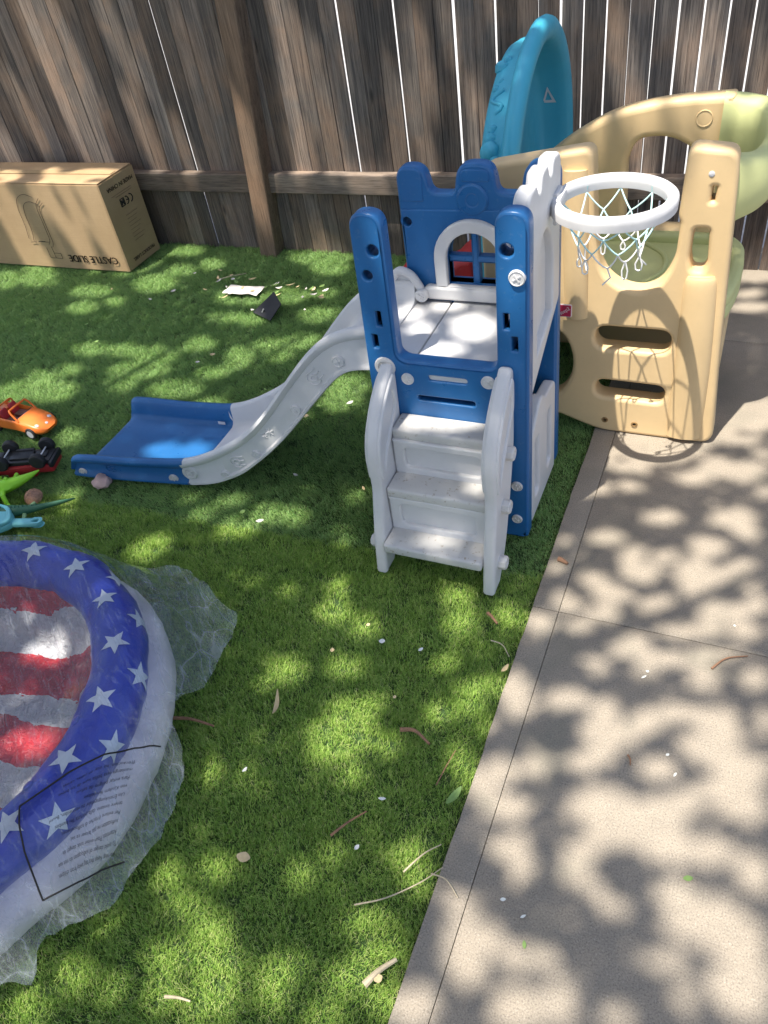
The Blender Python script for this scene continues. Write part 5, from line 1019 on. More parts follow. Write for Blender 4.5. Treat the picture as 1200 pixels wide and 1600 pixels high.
# curved yellow-green guard on the right
gp = smooth_path([(-0.135, 2.818, 0), (-0.07, 2.818, 0), (0.005, 2.77, 0), (0.038, 2.68, 0), (0.045, 2.56, 0), (0.03, 2.44, 0), (-0.005, 2.35, 0), (-0.05, 2.315, 0), (-0.085, 2.30, 0)], 6)
vs, fs = [], []
sec = [(-0.020, 0.0), (-0.040, -0.012), (-0.045, 0.10), (-0.041, 0.19), (-0.024, 0.212), (0.0, 0.220), (0.026, 0.212), (0.042, 0.19), (0.045, 0.06), (0.022, 0.0)]
for i, p in enumerate(gp):
    t = (gp[min(i + 1, len(gp) - 1)] - gp[max(i - 1, 0)]).normalized()
    o_ = Vector((-t.y, t.x, 0))
    f_ = i / (len(gp) - 1)
    zb_ = 0.725 + 0.055 * math.sin(math.pi * f_) ** 1.0
    zt_ = 0.930 - 0.022 * math.sin(math.pi * f_)
    for (d, z) in sec:
        vs.append(p + o_ * d + Vector((0, 0, zb_ + (zt_ - zb_) * z / 0.218)))
m_ = len(sec)
for i in range(len(gp) - 1):
    for k_ in range(m_):
        fs.append((i * m_ + k_, i * m_ + (k_ + 1) % m_, (i + 1) * m_ + (k_ + 1) % m_, (i + 1) * m_ + k_))
fs.append(tuple(range(m_))); fs.append(tuple(reversed([(len(gp) - 1) * m_ + k_ for k_ in range(m_)])))
fin('curved_guard', pydata(vs, fs), LIME, clim, angle=60)
# green seat floor
fl = rpoly([(-0.66, 2.33), (-0.02, 2.33), (0.012, 2.52), (0.0, 2.72), (-0.06, 2.80), (-0.66, 2.80)], [0.03, 0.06, 0.1, 0.1, 0.05, 0.03], 7)
flo = fin('floor', panel(fl, (), 0.075, 0.03, 'xy', 0.425, res=5), LIME, clim, angle=60)
fin('floor_rim', panel(fl, [[(-0.31 + (p[0] + 0.31) * 0.86, 2.565 + (p[1] - 2.565) * 0.82) for p in fl]], 0.05, 0.016, 'xy', 0.468, res=4), LIME, flo, angle=60)
fin('floor_swirl', tube([smooth_path([(-0.34, 2.76, 0.463), (-0.25, 2.66, 0.463), (-0.24, 2.54, 0.463), (-0.31, 2.42, 0.463)], 8)], 0.009, 3), LIME, flo)
# side legs under the floor
for (lx, ly) in ((-0.05, 2.56),):
    fin('side_panel', panel(rpoly([(2.31, 0.0), (2.31, 0.36), (2.80, 0.36), (2.80, 0.0), (2.68, 0.0), (2.66, 0.2), (2.48, 0.2), (2.45, 0.0)], 0.03), (), 0.05, 0.016, 'yz', -0.035, res=4), TAN, clim, angle=60)

# ================================================================ teal basin standing on edge
AX = Vector((0.9989, 0.047, 0)).normalized()
BC = Vector((-0.745, 2.90, 0.571))
pr = [(0.0005, -0.118), (0.40, -0.118), (0.46, -0.113), (0.493, -0.10), (0.508, -0.07), (0.516, -0.035), (0.528, -0.022), (0.55, -0.022), (0.565, -0.012), (0.571, 0.004), (0.566, 0.020), (0.55, 0.031), (0.53, 0.034), (0.508, 0.028), (0.494, 0.012), (0.488, -0.02), (0.478, -0.07), (0.46, -0.092), (0.40, -0.098), (0.0005, -0.098)]
basin = fin('toy_basin', lathe(pr, BC, AX, 72, False), TEAL, base=(-0.78, 2.92, 0), angle=50)
tag(basin, 'round teal plastic basin standing on its edge against the fence', 'basin')
q_ = AX.to_track_quat('Z', 'Y').to_matrix()
def on_basin(a, h_, out=0.0):
    r_ = float(np.interp(h_, [-0.10, -0.06, -0.025], [0.493, 0.51, 0.522])) + out
    e1 = AX.cross(Vector((0, 0, 1))).normalized()       # towards the viewer side
    return BC + AX * h_ + (e1 * math.cos(a) + Vector((0, 0, 1)) * math.sin(a)) * r_
# moulded sea creatures on the outside of the wall
for (a, h_, s_) in ((0.62, -0.07, 0.034), (0.70, -0.075, 0.022), (0.76, -0.07, 0.016), (0.56, -0.05, 0.020), (0.56, -0.09, 0.020), (1.05, -0.085, 0.014), (1.10, -0.07, 0.010), (1.24, -0.085, 0.024), (1.30, -0.07, 0.016)):
    c_ = on_basin(a, h_, -0.004)
    fin('moulded_relief', blob(c_, (s_, s_ * 0.8, s_), 3, 0.18, 12, a * 10), TEAL, basin)
fin('moulded_relief', tube([[tuple(on_basin(0.86 + 0.02 * i, -0.07 + 0.02 * math.sin(i * 0.9), 0.0)) for i in range(9)]], 0.007, 3), TEAL, basin)
# small sail shaped sticker inside
e1 = AX.cross(Vector((0, 0, 1))).normalized()
def inb(a, h_): return BC + AX * h_ + (e1 * math.cos(a) + Vector((0, 0, 1)) * math.sin(a)) * 0.478
A0 = math.pi - 0.46
stk = pydata([inb(A0 + 0.06, -0.075), inb(A0 + 0.06, -0.02), inb(A0 - 0.10, -0.05), inb(A0 + 0.035, -0.063), inb(A0 + 0.035, -0.036), inb(A0 - 0.05, -0.05)], [(0, 3, 5, 2), (2, 5, 4, 1), (1, 4, 3, 0)])
fin('sail_sticker', stk, LABELWHITE, basin, smooth=False)

# ================================================================ red ride-on toy behind the castle
ride = thing('ride_on_toy', 'red ride-on toy with grey and black wheel behind the castle', 'ride-on toy', (-1.13, 2.88, 0))
bo_ = rpoly([(-1.38, 0.10), (-1.38, 0.22), (-1.25, 0.25), (-1.12, 0.27), (-1.07, 0.33), (-0.99, 0.34), (-0.97, 0.10)], [0.03, 0.04, 0.05, 0.05, 0.05, 0.05, 0.03])
fin('body', panel(bo_, (), 0.22, 0.03, 'xz', 2.93, res=4), RED, ride, angle=60)
fin('seat', box((-1.22, 2.93, 0.265), (0.16, 0.15, 0.025), 0.01), RED, ride)
for (wx, wy) in ((-1.35, 2.80), (-1.35, 3.06), (-1.04, 2.80), (-1.04, 3.06)):
    w_ = fin('wheel', lathe([(0.03, -0.028), (0.075, -0.028), (0.082, -0.018), (0.082, 0.018), (0.075, 0.028), (0.03, 0.028)], (wx, wy, 0.082), (0, 1, 0), 26), BLACK, ride)
    fin('hub', lathe([(0.052, -0.034), (0.052, 0.034)], (wx, wy, 0.082), (0, 1, 0), 18), GREY, w_)

# ================================================================ cardboard box
def card():
    m, nt, b = nmat('brown_cardboard')
    p = geo_pos(nt)
    n1 = tex_noise(nt, 4, 5, 0.6, p)
    n2 = tex_noise(nt, 1.0, 3, 0.6, vscale(nt, p, (6, 6, 260)))
    n3 = tex_noise(nt, 300, 3, 0.6, p)
    c = ramp(nt, n1, [(0.3, (0.40, 0.27, 0.145)), (0.7, (0.48, 0.335, 0.19))])
    c = mix(nt, ramp(nt, n2, [(0.3, 0.25), (0.6, 0.0)]), c, (0.34, 0.225, 0.12))
    c = mix(nt, ramp(nt, n3, [(0.3, 0.3), (0.5, 0.0)]), c, (0.28, 0.18, 0.1))
    nt.links.new(c, b.inputs['Base Color'])
    b.inputs['Roughness'].default_value = 0.8
    bump(nt, b, n2, 0.15, 0.001)
    return m
CARD = card()
bx0, bx1, by0, by1, bz1 = -4.25, -3.112, 3.128, 3.425, 0.478
cbox = thing('cardboard_box', 'large brown cardboard carton printed CASTLE SLIDE upside down against the fence', 'box', ((bx0 + bx1) / 2, (by0 + by1) / 2, 0))
def bulged(x0, x1, y0, y1, z0, z1):
    bm = bmesh.new()
    bmesh.ops.create_cube(bm, size=1.0)
    bmesh.ops.bevel(bm, geom=bm.edges[:], offset=0.006, segments=2, affect='EDGES')
    bmesh.ops.subdivide_edges(bm, edges=[e for e in bm.edges if e.calc_length() > 0.5], cuts=14, use_grid_fill=True)
    for v in bm.verts:
        a, b, c = v.co
        k_ = 1 - (2 * c) ** 2
        X = (x0 + x1) / 2 + a * (x1 - x0); Y = (y0 + y1) / 2 + b * (y1 - y0); Z = (z0 + z1) / 2 + c * (z1 - z0)
        w = noise.noise(Vector((X * 3, Y * 3, Z * 3)))
        Z += 0.006 * w * (1 if c > 0.45 else 0)
        Y -= 0.005 * max(0, 0.5 - b) * 0 + (0.003 * w if b < -0.49 else 0)
        v.co = (X, Y, Z)
    return from_bm(bm)
carton = fin('carton', bulged(bx0, bx1, by0, by1, 0.0, bz1), CARD, cbox, angle=40)
for (ya, yb2) in ((by0 + 0.004, (by0 + by1) / 2 - 0.002), ((by0 + by1) / 2 + 0.002, by1 - 0.004)):
    fl_ = box(((bx0 + bx1) / 2, (ya + yb2) / 2, bz1 + 0.006), (bx1 - bx0 - 0.008, yb2 - ya, 0.004), 0.0012)
    for v in fl_.vertices:
        v.co.z += 0.004 * noise.noise(Vector((v.co.x * 2, v.co.y * 5, 0)))
    fin('flap', fl_, CARD, cbox)
TAPE = simple('packing_tape', (0.50, 0.36, 0.20), 0.25, 0.1, 10, 0.6)
fin('tape', box(((bx0 + bx1) / 2, (by0 + by1) / 2, bz1 + 0.0115), (bx1 - bx0 - 0.02, 0.05, 0.001)), TAPE, cbox)
fin('tape', box((bx1 + 0.001, (by0 + by1) / 2, bz1 - 0.03), (0.001, 0.05, 0.06)), TAPE, cbox)
yF = by0 - 0.0045
UPR = Matrix.Rotation(math.radians(90), 4, 'X')
def front_text(s, size, x_, z_, bold=1):
    m = Matrix.Translation((x_, yF, z_)) @ UPR @ Matrix.Rotation(math.pi, 4, 'Z')
    return text_mesh(s, size, m)
fin('lettering', front_text('CASTLE SLIDE', 0.058, -3.345, 0.066), INK, cbox, smooth=False)
fin('lettering', join(*[front_text('CASTLE SLIDE', 0.058, -3.345 + d_, 0.066 + e_) for d_, e_ in ((0.0012, 0.0004), (-0.0012, 0.0008))]), INK, cbox, smooth=False)
def line2(pts): return [(p[0], yF - 0.0002, p[1]) for p in pts]
draw = [line2([(p.x, p.y) for p in smooth_path([Vector((a, b, 0)) for a, b in pts], 5)]) for pts in (
    [(-3.60, 0.41), (-3.66, 0.425), (-3.72, 0.40), (-3.745, 0.34), (-3.75, 0.25), (-3.765, 0.17)],
    [(-3.58, 0.37), (-3.64, 0.385), (-3.69, 0.365), (-3.71, 0.31), (-3.715, 0.22), (-3.735, 0.155)],
    [(-3.56, 0.405), (-3.60, 0.36), (-3.605, 0.25), (-3.61, 0.17), (-3.63, 0.14)],
    [(-3.545, 0.38), (-3.585, 0.345), (-3.59, 0.25), (-3.592, 0.16), (-3.61, 0.125)])]
draw += [line2(p) for p in ([(-3.70, 0.155), (-3.62, 0.155)], [(-3.70, 0.157), (-3.65, 0.158)], [(-3.62, 0.13), (-3.62, 0.06)], [(-3.66, 0.12), (-3.66, 0.06)], [(-3.66, 0.06), (-3.57, 0.06)], [(-3.57, 0.06), (-3.57, 0.09)], [(-3.57, 0.09), (-3.62, 0.09)], [(-3.76, 0.15), (-3.72, 0.153)])]
fin('line_drawing', tube(draw, 0.0011, 1), INK, cbox)
SIDE = Matrix(((0, 0, 1, 0), (1, 0, 0, 0), (0, 1, 0, 0), (0, 0, 0, 1)))
xR = bx1 + 0.0025
def side_text(s, size, y_, z_):
    return text_mesh(s, size, Matrix.Translation((xR, y_, z_)) @ SIDE @ Matrix.Rotation(math.pi, 4, 'Z'))
fin('lettering', join(side_text('MADE IN CHINA', 0.030, 3.285, 0.428), side_text('MADE IN CHINA', 0.030, 3.2862, 0.4285)), INK, cbox, smooth=False)
fin('lettering', join(side_text('PRODUCT LABEL', 0.026, 3.285, 0.045), side_text('PRODUCT LABEL', 0.026, 3.286, 0.0455)), INK, cbox, smooth=False)
# CE mark and recycling square, upside down
def yz(pts): return [(xR + 0.0005, a, b) for a, b in pts]
ce = [yz([(3.325 + 0.02 * math.cos(t), 0.338 + 0.02 * math.sin(t)) for t in [math.radians(-90 + 180 * i / 10) for i in range(11)]]),
      yz([(3.290 + 0.02 * math.cos(t), 0.338 + 0.02 * math.sin(t)) for t in [math.radians(-90 + 180 * i / 10) for i in range(11)]]),
      yz([(3.293, 0.338), (3.310, 0.338)])]
sq = [yz([(3.242, 0.32), (3.274, 0.32), (3.274, 0.358), (3.242, 0.358), (3.242, 0.32)]), yz([(3.248, 0.328), (3.268, 0.35)]), yz([(3.268, 0.328), (3.248, 0.35)]), yz([(3.25, 0.325), (3.25, 0.353)]), yz([(3.266, 0.325), (3.266, 0.353)])]
fin('ce_mark', tube(ce + sq, 0.0026, 1), INK, cbox)
GREYINK = simple('faded_print', (0.20, 0.13, 0.08), 0.8)
fin('small_print', tube([yz([(3.19 + 0.03 * (i % 2), 0.39 - 0.012 * i), (3.36, 0.39 - 0.012 * i)]) for i in range(2)] + [yz([(3.25, 0.27 - 0.02 * i), (3.35 - 0.015 * (i % 3), 0.27 - 0.02 * i)]) for i in range(8)], 0.0009, 1), GREYINK, cbox)

# ================================================================ inflatable pool and its clear plastic wrapper
PC = Vector((-1.73, 0.465, 0))
pool = thing('inflatable_pool', 'inflatable paddling pool with blue starred ring and red and white striped floor', 'pool', PC)
def vinyl(name, col, rough=0.28):
    m, nt, b = nmat(name)
    p = geo_pos(nt)
    c = mix(nt, ramp(nt, tex_noise(nt, 9, 5, 0.6, p), [(0.3, 0.0), (0.7, 1.0)]), tuple(x * 0.85 for x in col), tuple(min(1, x * 1.1) for x in col))
    nt.links.new(c, b.inputs['Base Color'])
    b.inputs['Roughness'].default_value = rough
    bump(nt, b, tex_noise(nt, 20, 4, 0.6, p, 1.2), 0.55, 0.008)
    return m
VBLUE = vinyl('blue_vinyl', (0.022, 0.05, 0.46))
VWHITE = vinyl('white_vinyl', (0.76, 0.70, 0.74), 0.35)
VSTAR = vinyl('star_white_vinyl', (0.70, 0.76, 0.82), 0.35)
def stripe_mat():
    m, nt, b = nmat('striped_vinyl')
    p = geo_pos(nt)
    dp = nt.nodes.new('ShaderNodeVectorMath'); dp.operation = 'DOT_PRODUCT'
    nt.links.new(p, dp.inputs[0]); dp.inputs[1].default_value = (-0.156, 0.988, 0.0)
    wob = tex_noise(nt, 7, 3, 0.5, p)
    wob2 = tex_noise(nt, 1.0, 3, 0.6, vscale(nt, p, (22, 60, 20)))
    a1 = nt.nodes.new('ShaderNodeMath'); a1.operation = 'MULTIPLY_ADD'
    nt.links.new(wob, a1.inputs[0]); a1.inputs[1].default_value = 0.05; nt.links.new(dp.outputs['Value'], a1.inputs[2])
    a2 = nt.nodes.new('ShaderNodeMath'); a2.operation = 'MULTIPLY_ADD'
    nt.links.new(wob2, a2.inputs[0]); a2.inputs[1].default_value = 0.045; nt.links.new(a1.outputs[0], a2.inputs[2])
    mr = nt.nodes.new('ShaderNodeMapRange')
    mr.inputs[1].default_value = 0.1 + 0.047; mr.inputs[2].default_value = 1.3 + 0.047
    nt.links.new(a2.outputs[0], mr.inputs[0])
    r = nt.nodes.new('ShaderNodeValToRGB')
    r.color_ramp.interpolation = 'CONSTANT'
    red, wht = (0.50, 0.025, 0.03, 1), (0.66, 0.67, 0.70, 1)
    bounds = [0.1, 0.16, 0.27, 0.38, 0.49, 0.60, 0.72, 0.835, 0.915, 1.03, 1.135, 1.25]
    el = r.color_ramp.elements
    while len(el) < len(bounds): el.new(0.5)
    for i, (e, v) in enumerate(zip(el, bounds)):
        e.position = (v - 0.1) / 1.2
        e.color = red if (i - 8) % 2 == 0 else wht
    nt.links.new(mr.outputs[0], r.inputs['Fac'])
    c = mix(nt, ramp(nt, tex_noise(nt, 45, 5, 0.7, p, 1.0), [(0.55, 0.0), (0.75, 0.35)]), r.outputs['Color'], (0.75, 0.7, 0.72))
    nt.links.new(c, b.inputs['Base Color'])
    b.inputs['Roughness'].default_value = 0.16
    bump(nt, b, tex_noise(nt, 26, 4, 0.6, p, 2.0), 1.0, 0.022)
    return m
VSTRIPE = stripe_mat()
def torus(R, r, z, nu, nv, amp, seed, flat=1.0):
    vs, fs = [], []
    for i in range(nu):
        a = 2 * math.pi * i / nu
        for k_ in range(nv):
            b = 2 * math.pi * k_ / nv
            rr = r + amp * noise.noise(Vector((math.cos(a) * 5, math.sin(a) * 5, seed + math.sin(b)))) + amp * 0.5 * abs(noise.noise(Vector((math.cos(a) * 18, math.sin(a) * 18, seed + 2 * math.cos(b)))))
            vs.append((PC.x + (R + rr * math.cos(b)) * math.cos(a), PC.y + (R + rr * math.cos(b)) * math.sin(a), z + rr * flat * math.sin(b)))
    for i in range(nu):
        for k_ in range(nv):
            fs.append((i * nv + k_, ((i + 1) % nu) * nv + k_, ((i + 1) % nu) * nv + (k_ + 1) % nv, i * nv + (k_ + 1) % nv))
    return pydata(vs, fs)
UR, Ur, UZ = 0.530, 0.070, 0.200
fin('lower_ring', torus(0.548, 0.085, 0.086, 180, 24, 0.011, 3.0), VWHITE, pool, angle=80)
ring = fin('starred_ring', torus(UR, Ur, UZ, 190, 28, 0.010, 8.0), VBLUE, pool, angle=80)
def ring_pt(a, b, off):
    rr = Ur + off + 0.010 * noise.noise(Vector((math.cos(a) * 5, math.sin(a) * 5, 8.0 + math.sin(b)))) + 0.005 * abs(noise.noise(Vector((math.cos(a) * 18, math.sin(a) * 18, 8.0 + 2 * math.cos(b)))))
    return Vector((PC.x + (UR + rr * math.cos(b)) * math.cos(a), PC.y + (UR + rr * math.cos(b)) * math.sin(a), UZ + rr * math.sin(b)))
def star(a0, b0, size, spin):
    bm = bmesh.new()
    tip = []
    for i in range(10):
        t = spin + math.pi * i / 5
        rad = size if i % 2 == 0 else size * 0.42
        tip.append((rad * math.cos(t), rad * math.sin(t)))
    c = bm.verts.new((0, 0, 0))
    V = [bm.verts.new((x_, y_, 0)) for x_, y_ in tip]
    for i in range(10): bm.faces.new((c, V[i], V[(i + 1) % 10]))
    bmesh.ops.subdivide_edges(bm, edges=bm.edges[:], cuts=3, use_grid_fill=True)
    for v in bm.verts:
        a = a0 + v.co.x / UR
        b = b0 + v.co.y / Ur
        v.co = ring_pt(a, b, 0.0022)
    me = bpy.data.meshes.new('m'); bm.to_mesh(me); bm.free()
    return me
for (th, ph) in ((111, 88), (92.6, 92), (73, 90), (54.5, 86), (36, 82), (18, 84), (1, 88), (-17, 84), (-34, 88), (63, 30), (45, 24), (27, 22), (8, 22), (-10, 26), (-28, 24)):
    fin('star', star(math.radians(th), math.radians(ph), 0.038, random.uniform(0, 1.2)), VSTAR, ring, angle=80)
# air valves
for th in (12, -8):
    c_ = ring_pt(math.radians(th), math.radians(125), 0)
    fin('valve', lathe([(0.014, -0.004), (0.014, 0.003), (0.009, 0.006), (0.0005, 0.006)], c_, c_ - Vector((PC.x + UR * math.cos(math.radians(th)), PC.y + UR * math.sin(math.radians(th)), UZ)), 16, False), VBLUE, ring)
# liner and floor
vs, fs = [], []
nu, rr_ = 160, [0.475, 0.462, 0.448, 0.43, 0.41, 0.39, 0.378, 0.372, 0.362, 0.34, 0.31, 0.28, 0.25, 0.22, 0.19, 0.16, 0.13, 0.10, 0.07, 0.04, 0.015]
zz_ = [0.20, 0.186, 0.172, 0.152, 0.13, 0.108, 0.098, 0.080, 0.062, 0.055] + [0.052] * 11
for i in range(nu):
    a = 2 * math.pi * i / nu
    for r_, z_ in zip(rr_, zz_):
        x_, y_ = PC.x + r_ * math.cos(a), PC.y + r_ * math.sin(a)
        w = noise.noise(Vector((x_ * 7, y_ * 11, 1))) * 0.018 + abs(noise.noise(Vector((x_ * 16 + 3, y_ * 24, 2)))) * 0.026
        k_ = 0.25 if r_ > 0.43 else 1.0
        vs.append((x_, y_, z_ + w * k_ - 0.006))
m_ = len(rr_)
for i in range(nu):
    for k_ in range(m_ - 1):
        fs.append((i * m_ + k_, i * m_ + k_ + 1, ((i + 1) % nu) * m_ + k_ + 1, ((i + 1) % nu) * m_ + k_))
fin('striped_floor', pydata(vs, fs), VSTRIPE, pool, angle=60)

# wrapper: thin clear film lying over the pool and spilling onto the turf
BT = [(-180, .60), (-60, .70), (-45, .72), (-36, .70), (-30, .72), (-24, .69), (-14, .715), (-7, .715), (0, .72), (9, .715), (15, .70), (19.5, .66), (25, .665), (30, .70), (39, .775), (46.5, .835), (51, .80), (55, .80), (65, .80), (71, .80), (76, .735), (84, .70), (92, .66), (106, .60), (140, .55), (180, .60)]
def B_(deg): return float(np.interp(deg, [b[0] for b in BT], [b[1] for b in BT]))
def ridged(x_, y_, s, f): return 1 - abs(noise.noise(Vector((x_ * f, y_ * f, s)))) * 2
def hsh(i, j, s):
    v = math.sin(i * 127.1 + j * 311.7 + s * 74.7) * 43758.5453
    return v - math.floor(v)
def facet(a, b, s):
    """random heights on a lattice joined by flat triangles: sharp creases"""
    i, j = math.floor(a), math.floor(b)
    f, g = a - i, b - j
    if (i + j) % 2:
        if f + g < 1: return hsh(i, j, s) * (1 - f - g) + hsh(i + 1, j, s) * f + hsh(i, j + 1, s) * g
        return hsh(i + 1, j + 1, s) * (f + g - 1) + hsh(i, j + 1, s) * (1 - f) + hsh(i + 1, j, s) * (1 - g)
    if f > g: return hsh(i, j, s) * (1 - f) + hsh(i + 1, j, s) * (f - g) + hsh(i + 1, j + 1, s) * g
    return hsh(i, j, s) * (1 - g) + hsh(i, j + 1, s) * (g - f) + hsh(i + 1, j + 1, s) * f
def sheet_z(x_, y_):
    dx, dy = x_ - PC.x, y_ - PC.y
    r_ = math.hypot(dx, dy); deg = math.degrees(math.atan2(dy, dx))
    z = float(np.interp(r_, [0, 0.25, 0.42, 0.48, 0.53, 0.57, 0.605, 0.63, 0.652, 0.675, 0.70, 0.73, 0.8], [0.205, 0.212, 0.245, 0.268, 0.280, 0.272, 0.240, 0.195, 0.155, 0.105, 0.06, 0.03, 0.025]))
    # long pull folds and sharp creases
    fx, fy = (x_ * 0.83 + y_ * 0.55), (-x_ * 0.55 + y_ * 0.83)
    z += 0.008 * ridged(fx * 0.25, fy, 3.0, 8) * min(1, max(0.15, abs(r_ - 0.5) * 3))
    z += 0.007 * facet(fx * 5, fy * 15, 1) 
    fl_ = max(0.0, min(1.0, (r_ - 0.62) / 0.05))
    flap = math.exp(-((deg - 52) / 20.0) ** 2)
    z += fl_ * flap * (0.028 + 0.075 * facet(x_ * 13 + y_ * 6, y_ * 15 - x_ * 5, 3) + 0.012 * facet(x_ * 30, y_ * 26, 4))
    low = math.exp(-((deg - 5) / 20.0) ** 2)
    z += max(0.0, min(1.0, (r_ - 0.6) / 0.05)) * low * (0.030 * facet(x_ * 16, y_ * 24, 5) - 0.012)
    return max(z, 0.012)
vs, fs = [], []
NT_, NR_ = 420, 84
for i in range(NT_):
    deg = -180 + 360 * i / NT_
    a = math.radians(deg)
    bo_r = B_(deg) + 0.022 * noise.noise(Vector((math.cos(a) * 12, math.sin(a) * 12, 0))) + 0.003 * noise.noise(Vector((math.cos(a) * 50, math.sin(a) * 50, 0)))
    for k_ in range(NR_ + 1):
        t = (k_ / NR_) ** 0.62
        r_ = 0.01 + (bo_r - 0.01) * t
        x_, y_ = PC.x + r_ * math.cos(a), PC.y + r_ * math.sin(a)
        vs.append((x_, y_, sheet_z(x_, y_)))
m_ = NR_ + 1
for i in range(NT_):
    for k_ in range(NR_):
        fs.append((i * m_ + k_, i * m_ + k_ + 1, ((i + 1) % NT_) * m_ + k_ + 1, ((i + 1) % NT_) * m_ + k_))
def film():
    m, nt, b = nmat('clear_plastic_film')
    nt.nodes.remove(b)
    p = geo_pos(nt)
    out = nt.nodes['Material Output']
    tr = nt.nodes.new('ShaderNodeBsdfTransparent'); tr.inputs['Color'].default_value = (0.965, 0.97, 0.98, 1)
    gl = nt.nodes.new('ShaderNodeBsdfGlossy'); gl.inputs['Roughness'].default_value = 0.07
    gl.inputs['Color'].default_value = (0.95, 0.97, 1, 1)
    df = nt.nodes.new('ShaderNodeBsdfDiffuse'); df.inputs['Color'].default_value = (0.74, 0.80, 0.87, 1)
    tl = nt.nodes.new('ShaderNodeBsdfTranslucent'); tl.inputs['Color'].default_value = (0.72, 0.76, 0.82, 1)
    rot = nt.nodes.new('ShaderNodeVectorRotate'); rot.inputs['Angle'].default_value = 0.62
    nt.links.new(p, rot.inputs['Vector'])
    st = tex_noise(nt, 1.0, 4, 0.6, vscale(nt, rot.outputs[0], (2.5, 24, 8)), 0.5)
    rot2 = nt.nodes.new('ShaderNodeVectorRotate'); rot2.inputs['Angle'].default_value = -0.5
    nt.links.new(p, rot2.inputs['Vector'])
    st2 = tex_noise(nt, 1.0, 3, 0.6, vscale(nt, rot2.outputs[0], (7, 46, 12)), 1.0)
    fold = ramp(nt, st, [(0.47, 0.0), (0.495, 1.0), (0.505, 1.0), (0.53, 0.0)])
    fold2 = ramp(nt, st2, [(0.42, 0.0), (0.5, 1.0), (0.58, 0.0)])
    folds = mix(nt, 0.5, fold, fold2)
    bp_ = nt.nodes.new('ShaderNodeBump'); bp_.inputs['Strength'].default_value = 0.35; bp_.inputs['Distance'].default_value = 0.008
    nt.links.new(tex_noise(nt, 1.0, 2, 0.5, vscale(nt, rot.outputs[0], (7, 22, 10)), 1.5), bp_.inputs['Height'])
    for n_ in (gl, df): nt.links.new(bp_.outputs[0], n_.inputs['Normal'])
    lw = nt.nodes.new('ShaderNodeFresnel'); lw.inputs['IOR'].default_value = 1.45
    nt.links.new(bp_.outputs[0], lw.inputs['Normal'])
    dd = nt.nodes.new('ShaderNodeMixShader'); dd.inputs[0].default_value = 0.45
    nt.links.new(df.outputs[0], dd.inputs[1]); nt.links.new(tl.outputs[0], dd.inputs[2])
    m1 = nt.nodes.new('ShaderNodeMixShader')
    dv = nt.nodes.new('ShaderNodeTexVoronoi'); dv.feature = 'DISTANCE_TO_EDGE'; dv.inputs['Scale'].default_value = 1.0
    warp = nt.nodes.new('ShaderNodeVectorMath'); warp.operation = 'MULTIPLY_ADD'
    nz_ = nt.nodes.new('ShaderNodeTexNoise'); nz_.inputs['Scale'].default_value = 5.0
    nt.links.new(p, nz_.inputs['Vector'])
    nt.links.new(nz_.outputs['Color'], warp.inputs[0]); warp.inputs[1].default_value = (2.4, 2.4, 0.4)
    nt.links.new(vscale(nt, rot.outputs[0], (5, 17, 8)), warp.inputs[2])
    nt.links.new(warp.outputs[0], dv.inputs['Vector'])
    crease_sheen = ramp(nt, dv.outputs['Distance'], [(0.0, 0.24), (0.016, 0.10), (0.06, 0.01)])  # whitened creases; the pale lines also stand in for highlights
    hz = ramp(nt, fold, [(0.0, 0.02), (0.6, 0.03), (1.0, 0.16)])  # streaky highlights along the folds, painted as white haze
    dc = nt.nodes.new('ShaderNodeVectorMath'); dc.operation = 'DISTANCE'
    nt.links.new(vscale(nt, p, (1, 1, 0)), dc.inputs[0]); dc.inputs[1].default_value = (PC.x, PC.y, 0)
    outer = ramp(nt, dc.outputs['Value'], [(0.57, 0.06), (0.66, 1.0)])
    cm = nt.nodes.new('ShaderNodeMath'); cm.operation = 'MULTIPLY'
    nt.links.new(crease_sheen, cm.inputs[0]); nt.links.new(outer, cm.inputs[1])
    c2 = nt.nodes.new('ShaderNodeMath'); c2.operation = 'MULTIPLY_ADD'
    nt.links.new(outer, c2.inputs[0]); c2.inputs[1].default_value = 0.13; nt.links.new(cm.outputs[0], c2.inputs[2])  # milky outer film: sky reflection on the flap painted as diffuse colour
    crease_sheen = c2.outputs[0]
    ad = nt.nodes.new('ShaderNodeMath'); ad.operation = 'ADD'; ad.use_clamp = True
    nt.links.new(crease_sheen, ad.inputs[0]); nt.links.new(hz, ad.inputs[1])
    nt.links.new(ad.outputs[0], m1.inputs[0])
    nt.links.new(tr.outputs[0], m1.inputs[1]); nt.links.new(dd.outputs[0], m1.inputs[2])
    m2 = nt.nodes.new('ShaderNodeMixShader')
    mm = nt.nodes.new('ShaderNodeMath'); mm.operation = 'MULTIPLY'; mm.inputs[1].default_value = 0.75; mm.use_clamp = True
    nt.links.new(lw.outputs[0], mm.inputs[0])
    nt.links.new(mm.outputs[0], m2.inputs[0]); nt.links.new(m1.outputs[0], m2.inputs[1]); nt.links.new(gl.outputs[0], m2.inputs[2])
    nt.links.new(m2.outputs[0], out.inputs['Surface'])
    return m
FILM = film()
wrap = fin('plastic_wrapper', pydata(vs, fs), FILM, base=(PC.x, PC.y, 0), angle=24)
tag(wrap, 'crumpled clear plastic bag with printed warning lying over the striped pool', 'plastic bag')
# printed warning block: corners on the film, text reads upside down from the photographer's side
QA, QB, QC, QD = Vector((-1.205, 0.345)), Vector((-1.115, 0.229)), Vector((-1.040, 0.372)), Vector((-1.085, 0.618))
